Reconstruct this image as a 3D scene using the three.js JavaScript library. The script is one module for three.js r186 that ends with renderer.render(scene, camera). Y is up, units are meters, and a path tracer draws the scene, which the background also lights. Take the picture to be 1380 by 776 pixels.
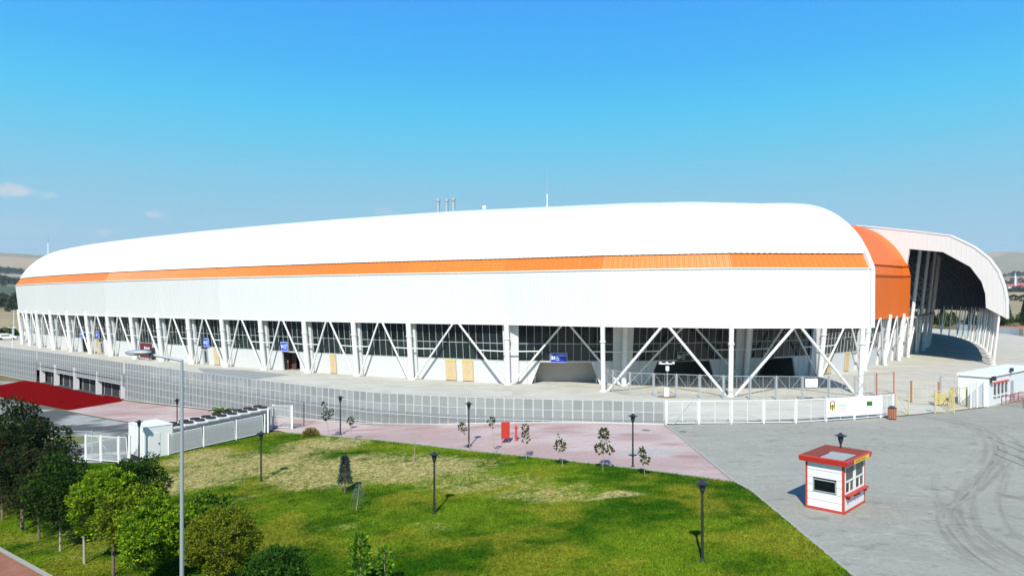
import * as THREE from 'three';
import { mergeGeometries, toCreasedNormals } from 'three/addons/utils/BufferGeometryUtils.js';
import { TessellateModifier } from 'three/addons/modifiers/TessellateModifier.js';
import { RoundedBoxGeometry } from 'three/addons/geometries/RoundedBoxGeometry.js';

// ------------------------------------------------------------------ camera, sky, sun, exposure
const scene = new THREE.Scene();
const camera = new THREE.PerspectiveCamera(44.44, 1380 / 776, 0.3, 20000);
camera.position.set(0, 10.6, 0);                       // a drone hovering at roof height of a small house
camera.lookAt(0, 10.6, -100);
camera.setViewOffset(1380, 776, 0, -16, 1380, 776);
const renderer = new THREE.WebGLRenderer({ antialias: true });
renderer.toneMapping = THREE.LinearToneMapping;
renderer.toneMappingExposure = 1.32;
renderer.shadowMap.enabled = true;

const sunDir = new THREE.Vector3(-0.17, 0.98, 1.0).normalize();
const sun = new THREE.DirectionalLight(new THREE.Color().setRGB(1.0, 0.97, 0.86), 5.0);
sun.position.copy(sunDir).multiplyScalar(300).add(new THREE.Vector3(0, 0, -90));
sun.target.position.set(0, 0, -90);
sun.castShadow = true;
Object.assign(sun.shadow.camera, { left: -180, right: 180, top: 180, bottom: -180, near: 10, far: 700 });
sun.shadow.mapSize.set(4096, 4096);
scene.add(sun, sun.target);

let seed = 7;
const rnd = () => { seed = (seed + 0x6D2B79F5) | 0; let t = Math.imul(seed ^ (seed >>> 15), 1 | seed); t = (t + Math.imul(t ^ (t >>> 7), 61 | t)) ^ t; return ((t ^ (t >>> 14)) >>> 0) / 4294967296; };
const rr = (a, b) => a + (b - a) * rnd();
const clamp = (v, a = 0, b = 1) => Math.min(b, Math.max(a, v));
const mix = (a, b, t) => a + (b - a) * t;
const mix3 = (a, b, t) => [mix(a[0], b[0], t), mix(a[1], b[1], t), mix(a[2], b[2], t)];
const sstep = (a, b, v) => { const t = clamp((v - a) / (b - a)); return t * t * (3 - 2 * t); };
const hash2 = (x, y, s = 0) => { let h = Math.imul(x, 374761393) + Math.imul(y, 668265263) + Math.imul(s, 1442695041); h = Math.imul(h ^ (h >>> 13), 1274126177); return ((h ^ (h >>> 16)) >>> 0) / 4294967296; };
function vnoise(x, y, s = 0) {
  const i = Math.floor(x), j = Math.floor(y), u = x - i, v = y - j, a = u * u * (3 - 2 * u), b = v * v * (3 - 2 * v);
  return mix(mix(hash2(i, j, s), hash2(i + 1, j, s), a), mix(hash2(i, j + 1, s), hash2(i + 1, j + 1, s), a), b);
}
function fbm(x, y, o = 4, s = 0) { let r = 0, w = 0.5, n = 0; for (let k = 0; k < o; k++) { r += w * vnoise(x, y, s + k); n += w; w *= 0.5; x *= 2.03; y *= 2.03; } return r / n; }

{ // the sky: clear air, deeper blue upwards, a few small clouds low over the plain
  const Wd = 2048, Ht = 1024, data = new Float32Array(Wd * Ht * 4);
  const stops = [[-90, [0.22, 0.25, 0.25]], [-1, [0.33, 0.46, 0.52]], [0, [0.32, 0.48, 0.565]], [4, [0.27, 0.465, 0.58]], [8, [0.2, 0.455, 0.60]], [12, [0.105, 0.455, 0.66]], [15, [0.06, 0.43, 0.70]], [18, [0.042, 0.355, 0.715]], [23, [0.036, 0.285, 0.72]], [45, [0.03, 0.19, 0.58]], [90, [0.025, 0.15, 0.44]]];
  const clouds = [[-35.3, 7.15, 1.5, 0.42, 0.75], [-33.2, 7.05, 0.6, 0.25, 0.55], [-27.1, 6.15, 0.5, 0.28, 0.55], [-26.5, 6.05, 0.4, 0.18, 0.3], [-30.1, 4.65, 0.45, 0.28, 0.4], [-10.3, 7.0, 1.1, 0.25, 0.3], [-36, 4.8, 3, 0.6, 0.14], [52, 7.6, 2.2, 0.5, 0.5], [-60, 7.2, 2.5, 0.5, 0.6], [90, 6.5, 2, 0.5, 0.5], [140, 7.6, 2.4, 0.5, 0.5], [-120, 7, 2.2, 0.5, 0.5]];
  for (let r = 0; r < Ht; r++) {
    const el = ((r + 0.5) / Ht - 0.5) * 180;
    let k = 0; while (k < stops.length - 2 && el > stops[k + 1][0]) k++;
    const c = mix3(stops[k][1], stops[k + 1][1], clamp((el - stops[k][0]) / (stops[k + 1][0] - stops[k][0])));
    for (let q = 0; q < Wd; q++) {
      let az = (q + 0.5) / Wd * 360 - 180 + 90; if (az > 180) az -= 360;      // 0 = the way the camera looks (-z)
      let m = 0;
      if (el > 2 && el < 12) for (const [a, e, w, h, s] of clouds) {
        const dx = (az - a) / w, dy = (el - e) / h; if (Math.abs(dx) > 2.2 || Math.abs(dy) > 2.4) continue;
        const n = fbm(az * 1.6 + 50, el * 3.1, 5, 3);
        m = Math.max(m, s * sstep(0.25, 0.75, n * 1.25 + 0.28 - 0.42 * (dx * dx + (dy < 0 ? 2.2 : 1) * dy * dy)));
      }
      const p = mix3(c, [0.52, 0.55, 0.59], m), o = (r * Wd + q) * 4;
      data[o] = p[0]; data[o + 1] = p[1]; data[o + 2] = p[2]; data[o + 3] = 1;
    }
  }
  const t = new THREE.DataTexture(data, Wd, Ht, THREE.RGBAFormat, THREE.FloatType);
  t.mapping = THREE.EquirectangularReflectionMapping; t.magFilter = t.minFilter = THREE.LinearFilter; t.needsUpdate = true;
  scene.background = t; scene.environment = t;
}

// ------------------------------------------------------------------ helpers
const used = new Map();
const numbered = (n) => { const k = used.get(n) ?? 0; used.set(n, k + 1); return k ? `${n}_${String(k).padStart(3, '0')}` : n; };
const V = (x, d, h = 0) => new THREE.Vector3(x, h, -d);        // x to the right, d away from the camera, h up
const shade = (o) => { o.castShadow = o.receiveShadow = true; return o; };
function thing(name, label, category, pos, turn = 0, group) {
  const o = new THREE.Group(); o.name = numbered(name); o.userData = { label, category }; if (group) o.userData.group = group;
  if (pos) o.position.copy(pos); o.rotation.y = turn; scene.add(o); return o;
}
function part(parent, name, geo, mat, opt = {}) {
  const m = shade(new THREE.Mesh(geo, mat)); m.name = name; if (opt.label) m.userData.label = opt.label; if (opt.kind) m.userData.kind = opt.kind;
  if (opt.pos) m.position.copy(opt.pos); if (opt.turn) m.rotation.y = opt.turn; parent.add(m); return m;
}
function structure(name, geo, mat) { const m = shade(new THREE.Mesh(geo, mat)); m.name = numbered(name); m.userData.kind = 'structure'; scene.add(m); return m; }
const mat = (r, g, b, o = {}) => new THREE.MeshStandardMaterial({ color: new THREE.Color().setRGB(r, g, b), roughness: 0.6, metalness: 0, side: THREE.DoubleSide, ...o });
const matte = (r, g, b, o = {}) => new THREE.MeshLambertMaterial({ color: new THREE.Color().setRGB(r, g, b), side: THREE.DoubleSide, ...o });   // dusty ground: no sheen
const plain = (g) => { const q = g.index ? g.toNonIndexed() : g; for (const k of Object.keys(q.attributes)) if (!['position', 'normal', 'uv'].includes(k)) q.deleteAttribute(k); return q; };
const merge = (list) => mergeGeometries(list.map(plain));
const box = (w, h, d, x = 0, y = 0, z = 0) => new THREE.BoxGeometry(w, h, d).translate(x, y, z);
const UPV = new THREE.Vector3(0, 1, 0);
function bar(a, b, r1, r2 = r1, seg = 10, caps = true) {                // a tapering round bar
  const dir = b.clone().sub(a), L = dir.length();
  return new THREE.CylinderGeometry(r2, r1, L, seg, 1, !caps).applyQuaternion(new THREE.Quaternion().setFromUnitVectors(UPV, dir.normalize())).translate((a.x + b.x) / 2, (a.y + b.y) / 2, (a.z + b.z) / 2);
}
function beam(a, b, w, h) {                                             // a square bar, w across, h in height
  const dir = b.clone().sub(a), L = dir.length(), z = dir.normalize(), x = new THREE.Vector3().crossVectors(Math.abs(z.y) > 0.99 ? new THREE.Vector3(1, 0, 0) : UPV, z).normalize(), y = new THREE.Vector3().crossVectors(z, x);
  const m = new THREE.Matrix4().makeBasis(x, y, z).setPosition(a.clone().add(b).multiplyScalar(0.5));
  return new THREE.BoxGeometry(w, h, L).applyMatrix4(m);
}
function xf(g, m) { // apply a matrix; a mirroring one also turns the faces round
  g = plain(g).applyMatrix4(m); if (m.determinant() >= 0) return g;
  for (const a of Object.values(g.attributes)) { const n = a.itemSize, r = a.array; for (let i = 0; i + 2 < a.count; i += 3) for (let k = 0; k < n; k++) { const t = r[(i + 1) * n + k]; r[(i + 1) * n + k] = r[(i + 2) * n + k]; r[(i + 2) * n + k] = t; } }
  return g;
}
const lathe = (pts, seg = 16) => new THREE.LatheGeometry(pts.map(([r, y]) => new THREE.Vector2(r, y)), seg);
function quadGeo(pts, uvs) { // pts: a, b, c, d counter-clockwise
  const g = new THREE.BufferGeometry(), [a, b, c, d] = pts;
  g.setAttribute('position', new THREE.Float32BufferAttribute([a, b, c, a, c, d].flatMap((p) => [p.x, p.y, p.z]), 3));
  const u = uvs ?? [[0, 0], [1, 0], [1, 1], [0, 1]];
  g.setAttribute('uv', new THREE.Float32BufferAttribute([u[0], u[1], u[2], u[0], u[2], u[3]].flat(), 2));
  g.computeVertexNormals(); return g;
}
function canvasTex(w, h, draw) { const c = document.createElement('canvas'); c.width = w; c.height = h; draw(c.getContext('2d'), w, h); const t = new THREE.CanvasTexture(c); t.colorSpace = THREE.SRGBColorSpace; return t; }
const toByte = (v) => { v = clamp(v); return 255 * (v <= 0.0031308 ? 12.92 * v : 1.055 * v ** (1 / 2.4) - 0.055); };
function tex(w, h, fn, wrap = false) { // fn(u, v) -> linear rgb; rows run from v = 0
  const data = new Uint8Array(w * h * 4);
  for (let j = 0; j < h; j++) for (let i = 0; i < w; i++) { const c = fn((i + 0.5) / w, (j + 0.5) / h), o = (j * w + i) * 4; data[o] = toByte(c[0]); data[o + 1] = toByte(c[1]); data[o + 2] = toByte(c[2]); data[o + 3] = 255; }
  const t = new THREE.DataTexture(data, w, h); t.colorSpace = THREE.SRGBColorSpace; t.magFilter = t.minFilter = THREE.LinearFilter; if (wrap) t.wrapS = t.wrapT = THREE.RepeatWrapping; t.needsUpdate = true; return t;
}
const smin = (a, b, k) => { const h = clamp(0.5 + 0.5 * (b - a) / k); return b * (1 - h) + a * h - k * h * (1 - h); };
// the lie of the land: level at the gates, falling away to the left and gently towards the camera
function land(x, d) { let p = 0.075 * x + 0.0284 * d - 1.9; p = smin(p, 0, 0.5); return -smin(-p, 3.3, 0.5); }

// ------------------------------------------------------------------ materials
const streak = (base, amp, sx, sy) => tex(512, 512, (u, v) => { const n = 1 + amp * (fbm(u * sx, v * sy, 4, 11) - 0.5) + amp * 0.6 * (fbm(u * 90, v * 90, 2, 5) - 0.5); return base.map((c) => c * n); }, true);
const M = {
  white: mat(0.70, 0.70, 0.685, { roughness: 0.45 }),
  roof: mat(1, 1, 1, { map: streak([0.635, 0.635, 0.62], 0.07, 30, 4), roughness: 0.42 }),
  cladding: mat(1, 1, 1, { map: streak([0.635, 0.635, 0.62], 0.07, 40, 3), roughness: 0.5 }),
  stripe: mat(1, 1, 1, { map: streak([0.68, 0.165, 0.015], 0.2, 40, 4), roughness: 0.45 }),
  orange: mat(1, 1, 1, { map: streak([0.70, 0.14, 0.012], 0.2, 30, 4), roughness: 0.5 }),
  wall: mat(1, 1, 1, { map: streak([0.56, 0.565, 0.56], 0.1, 10, 6), roughness: 0.7 }),
  paint: mat(0.70, 0.70, 0.685, { roughness: 0.4 }),
  paintGrey: mat(0.33, 0.35, 0.355, { roughness: 0.5 }),
  darkSteel: mat(0.06, 0.065, 0.07, { roughness: 0.7 }),
  arcadeShade: mat(0.045, 0.048, 0.055, { roughness: 0.85 }),  // near black: the arcade shade put into the colour
  glass: new THREE.MeshPhysicalMaterial({ color: new THREE.Color().setRGB(0.006, 0.009, 0.011), roughness: 0.08, specularIntensity: 0.55, side: THREE.DoubleSide }),
  glassTeal: new THREE.MeshPhysicalMaterial({ color: new THREE.Color().setRGB(0.007, 0.015, 0.016), roughness: 0.08, specularIntensity: 0.7, side: THREE.DoubleSide }),
  mullion: mat(0.40, 0.42, 0.42, { roughness: 0.45 }),
  dark: mat(0.025, 0.025, 0.028, { roughness: 0.9 }),
  cream: mat(1, 1, 1, { map: streak([0.56, 0.42, 0.24], 0.2, 8, 8), roughness: 0.7 }),
  creamTop: mat(0.62, 0.52, 0.06, { roughness: 0.6 }),
  lamp: mat(0.035, 0.04, 0.042, { roughness: 0.45, metalness: 0.4 }),
  galv: mat(0.36, 0.40, 0.42, { roughness: 0.45, metalness: 0.4 }),
  red: mat(0.44, 0.03, 0.018, { roughness: 0.45 }),
  redPink: mat(0.46, 0.05, 0.035, { roughness: 0.5 }),
  kerb: mat(0.30, 0.29, 0.26, { roughness: 0.9 }),
  yellowGate: mat(0.55, 0.47, 0.26, { roughness: 0.5 }),
  yellow: mat(0.44, 0.34, 0.07, { roughness: 0.5 }),
  rust: mat(0.36, 0.14, 0.08, { roughness: 0.8 }),
  panel: mat(0.22, 0.235, 0.235, { roughness: 0.5, transparent: true, opacity: 0.82 }),
  wire: mat(0.55, 0.565, 0.56, { roughness: 0.5 }),
  bark: mat(1, 1, 1, { map: streak([0.16, 0.125, 0.09], 0.7, 20, 5), roughness: 0.95 }),
  barkPale: mat(0.34, 0.29, 0.23, { roughness: 0.95 }),
};
const variants = (m, n, a) => Array.from({ length: n }, (_, k) => { const c = m.clone(); const f = 1 - a * k / (n - 1); c.color.setRGB(f, f * (1 + a * 0.25 * (k % 2)), f); return c; }), pick = (l) => l[Math.floor(rnd() * l.length)];
M.screenBar = mat(0.46, 0.475, 0.475, { roughness: 0.5 });
const VAR = { cladding: variants(M.cladding, 4, 0.07), roof: variants(M.roof, 4, 0.06), stripe: variants(M.stripe, 4, 0.12), orange: variants(M.orange, 4, 0.1) };
const GL = [M.glassTeal, M.glass].map((m) => [m, m, (() => { const c = m.clone(); c.color.multiplyScalar(1.9); c.roughness = 0.14; return c; })(), (() => { const c = m.clone(); c.specularIntensity = 0.9; return c; })()]);
const texted = (w, h, bg, fg, lines, opt = {}) => mat(1, 1, 1, { roughness: 0.5, map: canvasTex(w, h, (c) => {
  c.fillStyle = bg; c.fillRect(0, 0, w, h); c.fillStyle = fg; c.textBaseline = 'middle';
  if (opt.border) { c.strokeStyle = fg; c.lineWidth = opt.border; c.strokeRect(opt.border, opt.border, w - 2 * opt.border, h - 2 * opt.border); }
  for (const [t, x, y, s] of lines) { c.font = `bold ${s}px sans-serif`; c.fillText(t, x, y); }
}) });

// ------------------------------------------------------------------ draped ground surfaces
function sheet(poly, lift, { edge = 1.6, heights = land, uvBox, uvScale = 0.25 } = {}) {
  const shp = new THREE.Shape(poly.map(([x, d]) => new THREE.Vector2(x, d)));
  let g = new THREE.ShapeGeometry(shp).toNonIndexed(); g.deleteAttribute('normal'); g.deleteAttribute('uv');
  g = new TessellateModifier(edge, 14).modify(g);
  const p = g.attributes.position, uv = new Float32Array(p.count * 2);
  for (let i = 0; i < p.count; i++) {
    const x = p.getX(i), d = p.getY(i);
    if (uvBox) { uv[2 * i] = (x - uvBox[0]) / (uvBox[2] - uvBox[0]); uv[2 * i + 1] = (d - uvBox[1]) / (uvBox[3] - uvBox[1]); } else { uv[2 * i] = x * uvScale; uv[2 * i + 1] = d * uvScale; }
    p.setXYZ(i, x, (heights ? heights(x, d) : 0) + lift, -d);
  }
  g.setAttribute('uv', new THREE.BufferAttribute(uv, 2));
  g.computeVertexNormals(); 
  const n = g.attributes.normal; for (let i = 0; i < n.count; i++) { // smooth by the land's own slope
    const x = p.getX(i), d = -p.getZ(i), f = heights ?? (() => 0), e = 0.3, a = (f(x + e, d) - f(x - e, d)) / (2 * e), b = (f(x, d + e) - f(x, d - e)) / (2 * e), l = Math.hypot(a, b, 1);
    n.setXYZ(i, -a / l, 1 / l, b / l);
  }
  return g;
}
function kerbLine(pts, w, h, lift = -0.04) { // a low square kerb along a line on the land
  const out = [];
  for (let i = 0; i + 1 < pts.length; i++) {
    const [x0, d0] = pts[i], [x1, d1] = pts[i + 1], n = Math.max(1, Math.ceil(Math.hypot(x1 - x0, d1 - d0) / 1.0));
    for (let k = 0; k < n; k++) {
      const a = k / n, b = (k + 0.985) / n, xa = mix(x0, x1, a), da = mix(d0, d1, a), xb = mix(x0, x1, b), db = mix(d0, d1, b);
      out.push(beam(V(xa, da, land(xa, da) + lift + h / 2), V(xb, db, land(xb, db) + lift + h / 2), w, h));
    }
  }
  return out;
}
const pinkPoly = [[12.95, 59.7], [0.65, 61.5], [-6, 62.95], [-13.1, 65.5], [-27.9, 75.95], [-53, 95.8], [-56, 88.4], [-39.5, 75.5], [-31.5, 68.5], [-22, 66.2], [-20.8, 64.9], [-11.8, 59.2], [-2.75, 52.3], [3.5, 47.9], [8.43, 44.5], [12.9, 41.3]];
const lawnPoly = [[13.3, 20], [13.3, 39.5], [12.9, 41.3], [8.43, 44.5], [3.5, 47.9], [-2.75, 52.3], [-11.8, 59.2], [-20.8, 64.9], [-22.4, 65.2], [-28.7, 58.9], [-30.4, 57.0], [-37, 58.6], [-46, 58], [-58, 62], [-46.4, 53.2], [-28, 38.5], [-22, 33.7], [-12, 25.7], [-5, 20]];
const roadPoly = [[13.3, 14], [13.3, 39.5], [12.95, 41.3], [12.95, 59.75], [36, 64.3], [47, 69.4], [57, 77.6], [80, 96], [140, 96], [140, 14]];
const dryBands = [[-22.9, 50.5, 4.5, 4.0], [-18.5, 53.5, 4.5, 4.2], [-24.5, 56.5, 4, 3.4], [-12, 50, 6, 4.4], [-6.5, 48, 5.5, 3.8], [-2, 43.6, 4.6, 2.2], [1.2, 40.6, 4, 1.5], [-15.5, 58.5, 4.5, 3.2], [5.5, 39.6, 2, 0.7], [-4.2, 36.6, 2.4, 1.0], [-17.8, 44.6, 3, 1.1], [-9, 37.2, 3.2, 0.8], [-24.5, 39.5, 7, 1.4], [-21, 37, 6, 1.2]];
function dryness(x, d) { // how bare the turf is: tan, trampled ground against watered green
  let m = 0; const wx = x + 3.2 * (fbm(x * 0.35, d * 0.35, 3, 21) - 0.5), wd = d + 3.2 * (fbm(x * 0.35, d * 0.35, 3, 31) - 0.5);
  dryBands.forEach(([a, b, w, h], i) => { const q = ((wx - a) / w) ** 2 + ((wd - b) / h) ** 2; m = Math.max(m, (i > 8 ? 0.4 : i > 4 && i < 7 ? 0.66 : 1.0) * (1 - sstep(0.05, 1.7, q))); });
  return clamp(m);
}
function turf(x, d) {
  const big = fbm(x * 0.16, d * 0.22, 4, 41), mid = fbm(x * 0.9, d * 1.3, 3, 43), fine = fbm(x * 6, d * 7, 3, 47), pep = hash2(Math.floor(x * 14), Math.floor(d * 14), 3);
  let c = mix3([0.028, 0.085, 0.005], [0.125, 0.19, 0.012], sstep(0.3, 0.68, big * 0.6 + mid * 0.4));
  c = mix3(c, [0.215, 0.21, 0.022], 0.7 * sstep(0.46, 0.72, fbm(x * 0.4 + 9, d * 0.5, 4, 53)));
  const dr = dryness(x, d), tuft = fbm(x * 2.6, d * 3.4, 3, 57), scatter = sstep(0.34, 0.94, dr * 0.58 + 0.42 * tuft + 0.3 * mid + 0.4 * (fine - 0.5) - 0.12);
  c = mix3(c, mix3([0.23, 0.19, 0.06], [0.50, 0.40, 0.2], clamp(fine * 0.7 + pep * 0.4 - 0.1)), scatter * clamp(dr * 1.6));
  const n = 0.5 + 0.62 * fine + 0.4 * pep; return [c[0] * n, c[1] * n, c[2] * n];
}
const lawnBox = [-60, 19, 15, 67];
const M2 = {
  lawn: matte(0.82, 0.86, 0.8, { map: tex(1600, 1024, (u, v) => turf(mix(lawnBox[0], lawnBox[2], u), mix(lawnBox[1], lawnBox[3], v))) }),
  earth: matte(0.7, 0.7, 0.7, { map: tex(512, 512, (u, v) => { const n = fbm(u * 8, v * 8, 5, 61); return mix3([0.16, 0.14, 0.07], [0.30, 0.25, 0.14], n); }, true) }),
};
// road: worn pale asphalt with patches, faded paint and the brown tyre tracks that sweep through the gate
const roadBox = [12, 14, 62, 80];
const tracks = []; // polylines in x, d with half width and strength
{
  const arc = (pts, w, s, lug = 0) => { for (let q = 0; q < 4; q++) { const o = (q - 1.5) * w * 0.8, c = new THREE.CatmullRomCurve3(pts.map(([x, d]) => new THREE.Vector3(x + o + rr(-0.06, 0.06), d + o * 0.4 + rr(-0.1, 0.1), 0))); tracks.push({ p: c.getPoints(90), w: w * rr(0.6, 1.0), s: s * rr(0.26, 0.58), lug: lug && q === 1, k: q * 17 + pts[0][0] }); } };
  const main = [[33.5, 65.3], [37.2, 63.3], [38.4, 59.6], [36.0, 52.7], [33.1, 48.2], [28.6, 43], [24.4, 38.1], [21.35, 35], [20.06, 32.7], [19.2, 30.3], [18.87, 28.4], [18.8, 24]];
  arc(main, 0.17, 1.0, 1); arc(main.map(([x, d]) => [x + 0.75, d + 0.3]), 0.13, 0.7);
  arc([[26.2, 43.5], [23.3, 38.6], [21.35, 35]], 0.16, 0.5);
  arc([[36.5, 64], [38.1, 61.2], [39.2, 57.4], [38, 53], [35.2, 48.4], [31, 43]], 0.2, 0.7);
  arc([[28, 43], [23.6, 37.3], [21.4, 33.6], [20.4, 30.7], [20.2, 28.4], [20.2, 25]], 0.22, 0.75);
  arc([[35.4, 51.4], [31, 44.6], [24.7, 37.7], [22.1, 33.6], [21, 30.2], [20.5, 26]], 0.2, 0.8);
  arc([[35, 49], [27.1, 39], [24.4, 35], [22.7, 31.3], [22, 27]], 0.2, 0.65); arc([[37, 50], [29, 39.5], [26.2, 35], [24.3, 31]], 0.18, 0.5);
  arc([[36.8, 63.6], [38.0, 60.5], [36.3, 54.5], [32.9, 48.9], [29, 44]], 0.16, 0.6);
  arc([[36, 64.3], [42, 61], [50, 58]], 0.22, 0.6);
}
const flecks = Array.from({ length: 120 }, () => [rr(14, 60), rr(20, 62), rr(0.1, 0.7), rr(0.04, 0.12), rr(0.2, 0.8)]);
const roadMap = (() => {
  const W = 1536, H = 1536, mask = new Float32Array(W * H), light = new Float32Array(W * H), sx = W / (roadBox[2] - roadBox[0]), sy = H / (roadBox[3] - roadBox[1]);
  const stamp = (arr, x, d, rx, ry, s) => { for (let j = Math.max(0, Math.floor((d - ry - roadBox[1]) * sy)); j <= Math.min(H - 1, (d + ry - roadBox[1]) * sy); j++) for (let i = Math.max(0, Math.floor((x - rx - roadBox[0]) * sx)); i <= Math.min(W - 1, (x + rx - roadBox[0]) * sx); i++) { const q = ((i / sx + roadBox[0] - x) / rx) ** 2 + ((j / sy + roadBox[1] - d) / ry) ** 2; if (q < 1) arr[j * W + i] = Math.max(arr[j * W + i], s * (1 - q) ** 1.2); } };
  for (const t of tracks) for (let k = 0; k + 1 < t.p.length; k++) { const a = t.p[k], b = t.p[k + 1], n = Math.ceil(a.distanceTo(b) / 0.06); for (let q = 0; q < n; q++) { const x = mix(a.x, b.x, q / n), d = mix(a.y, b.y, q / n), lug = t.lug ? (Math.floor((k * 7 + q * 7 / n)) % 2 ? 1 : 0.55) : 1; stamp(mask, x, d, t.w, t.w, t.s * lug * sstep(0.28, 0.72, fbm(x * 0.5 + t.k, d * 0.5, 4, 71)) * sstep(0, 12, Math.min(k, t.p.length - k)) * 1.25); } }
  for (const [x, d, rx, ry, s] of flecks) stamp(light, x, d, rx, ry, s);
  stamp(light, 17.5, 57.2, 1.5, 0.1, 0.8); stamp(light, 18.9, 57.7, 0.5, 0.07, 0.7); stamp(light, 15, 58.2, 0.9, 0.35, 0.5); stamp(light, 25, 58.9, 0.8, 0.12, 0.5);
  return tex(W, H, (u, v) => {
    const x = mix(roadBox[0], roadBox[2], u), d = mix(roadBox[1], roadBox[3], v), i = Math.min(W - 1, Math.floor(u * W)) + W * Math.min(H - 1, Math.floor(v * H));
    const big = fbm(x * 0.12, d * 0.3, 4, 81), mid = fbm(x * 0.7, d * 1.2, 3, 83), fine = fbm(x * 9, d * 9, 3, 85), spot = sstep(0.66, 0.8, fbm(x * 1.3, d * 1.6, 4, 87));
    let c = mix3([0.345, 0.335, 0.288], [0.455, 0.44, 0.375], big * 0.6 + mid * 0.4);
    c = mix3(c, [0.22, 0.21, 0.19], 0.4 * spot); c = mix3(c, [0.5, 0.49, 0.44], 0.4 * sstep(0.6, 0.78, fbm(x * 1.1 + 3, d * 2.6, 4, 88)));
    c = mix3(c, [0.40, 0.39, 0.35], 0.7 * sstep(57, 61, d - 0.35 * Math.max(0, x - 30)) * sstep(0.35, 0.65, mid));     // pale dust and sand tracked out of the gate
    c = mix3(c, [0.165, 0.135, 0.13], clamp(mask[i] * (0.6 + 0.9 * (fine - 0.3))));
    c = mix3(c, [0.2, 0.16, 0.15], 0.35 * sstep(0.5, 0.7, fbm(x * 0.9, d * 0.9, 4, 89)) * (1 - sstep(0.5, 1.3, ((x - 25.5) / 3.5) ** 2 + ((d - 35.5) / 6) ** 2)));
    c = mix3(c, [0.52, 0.53, 0.50], light[i] * sstep(0.35, 0.6, fine));
    const n = 0.86 + 0.28 * fine; return c.map((q) => q * n);
  });
})();
const pinkBox = [-57, 40, 14, 97];
const pinkMap = tex(1200, 960, (u, v) => {
  const x = mix(pinkBox[0], pinkBox[2], u), d = mix(pinkBox[1], pinkBox[3], v), big = fbm(x * 0.2, d * 0.35, 4, 91), fine = fbm(x * 6, d * 6, 3, 93);
  let c = mix3([0.53, 0.385, 0.355], [0.64, 0.51, 0.475], sstep(0.3, 0.7, big));
  const stain = 1 - sstep(0.3, 1.2, ((x - 9.6) / 2.4) ** 2 + ((d - 49.2) / 1.2) ** 2); c = mix3(c, [0.47, 0.48, 0.45], 0.7 * stain);   // the whitish spill by the lamp
  c = mix3(c, [0.42, 0.25, 0.23], 0.6 * sstep(0.55, 0.8, fbm(x * 0.25 + 4, d * 0.9, 4, 95)));
  const s = (x * 0.80 - d * 0.6) * 5, t = (x * 0.6 + d * 0.80) * 5, joint = (s - Math.floor(s) < 0.12 || t - Math.floor(t) < 0.12) ? 0.88 : 1;
  return c.map((q) => q * joint * (0.9 + 0.2 * fine));
});
const concreteMap = tex(1024, 1024, (u, v) => { const n = fbm(u * 9, v * 9, 5, 101), m = fbm(u * 40, v * 40, 3, 103), s = sstep(0.58, 0.8, fbm(u * 5 + 7, v * 14, 4, 105)); return mix3(mix3([0.50, 0.485, 0.43], [0.62, 0.605, 0.55], n), [0.40, 0.375, 0.32], 0.45 * s).map((q) => q * (0.93 + 0.14 * m)); }, true);

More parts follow.
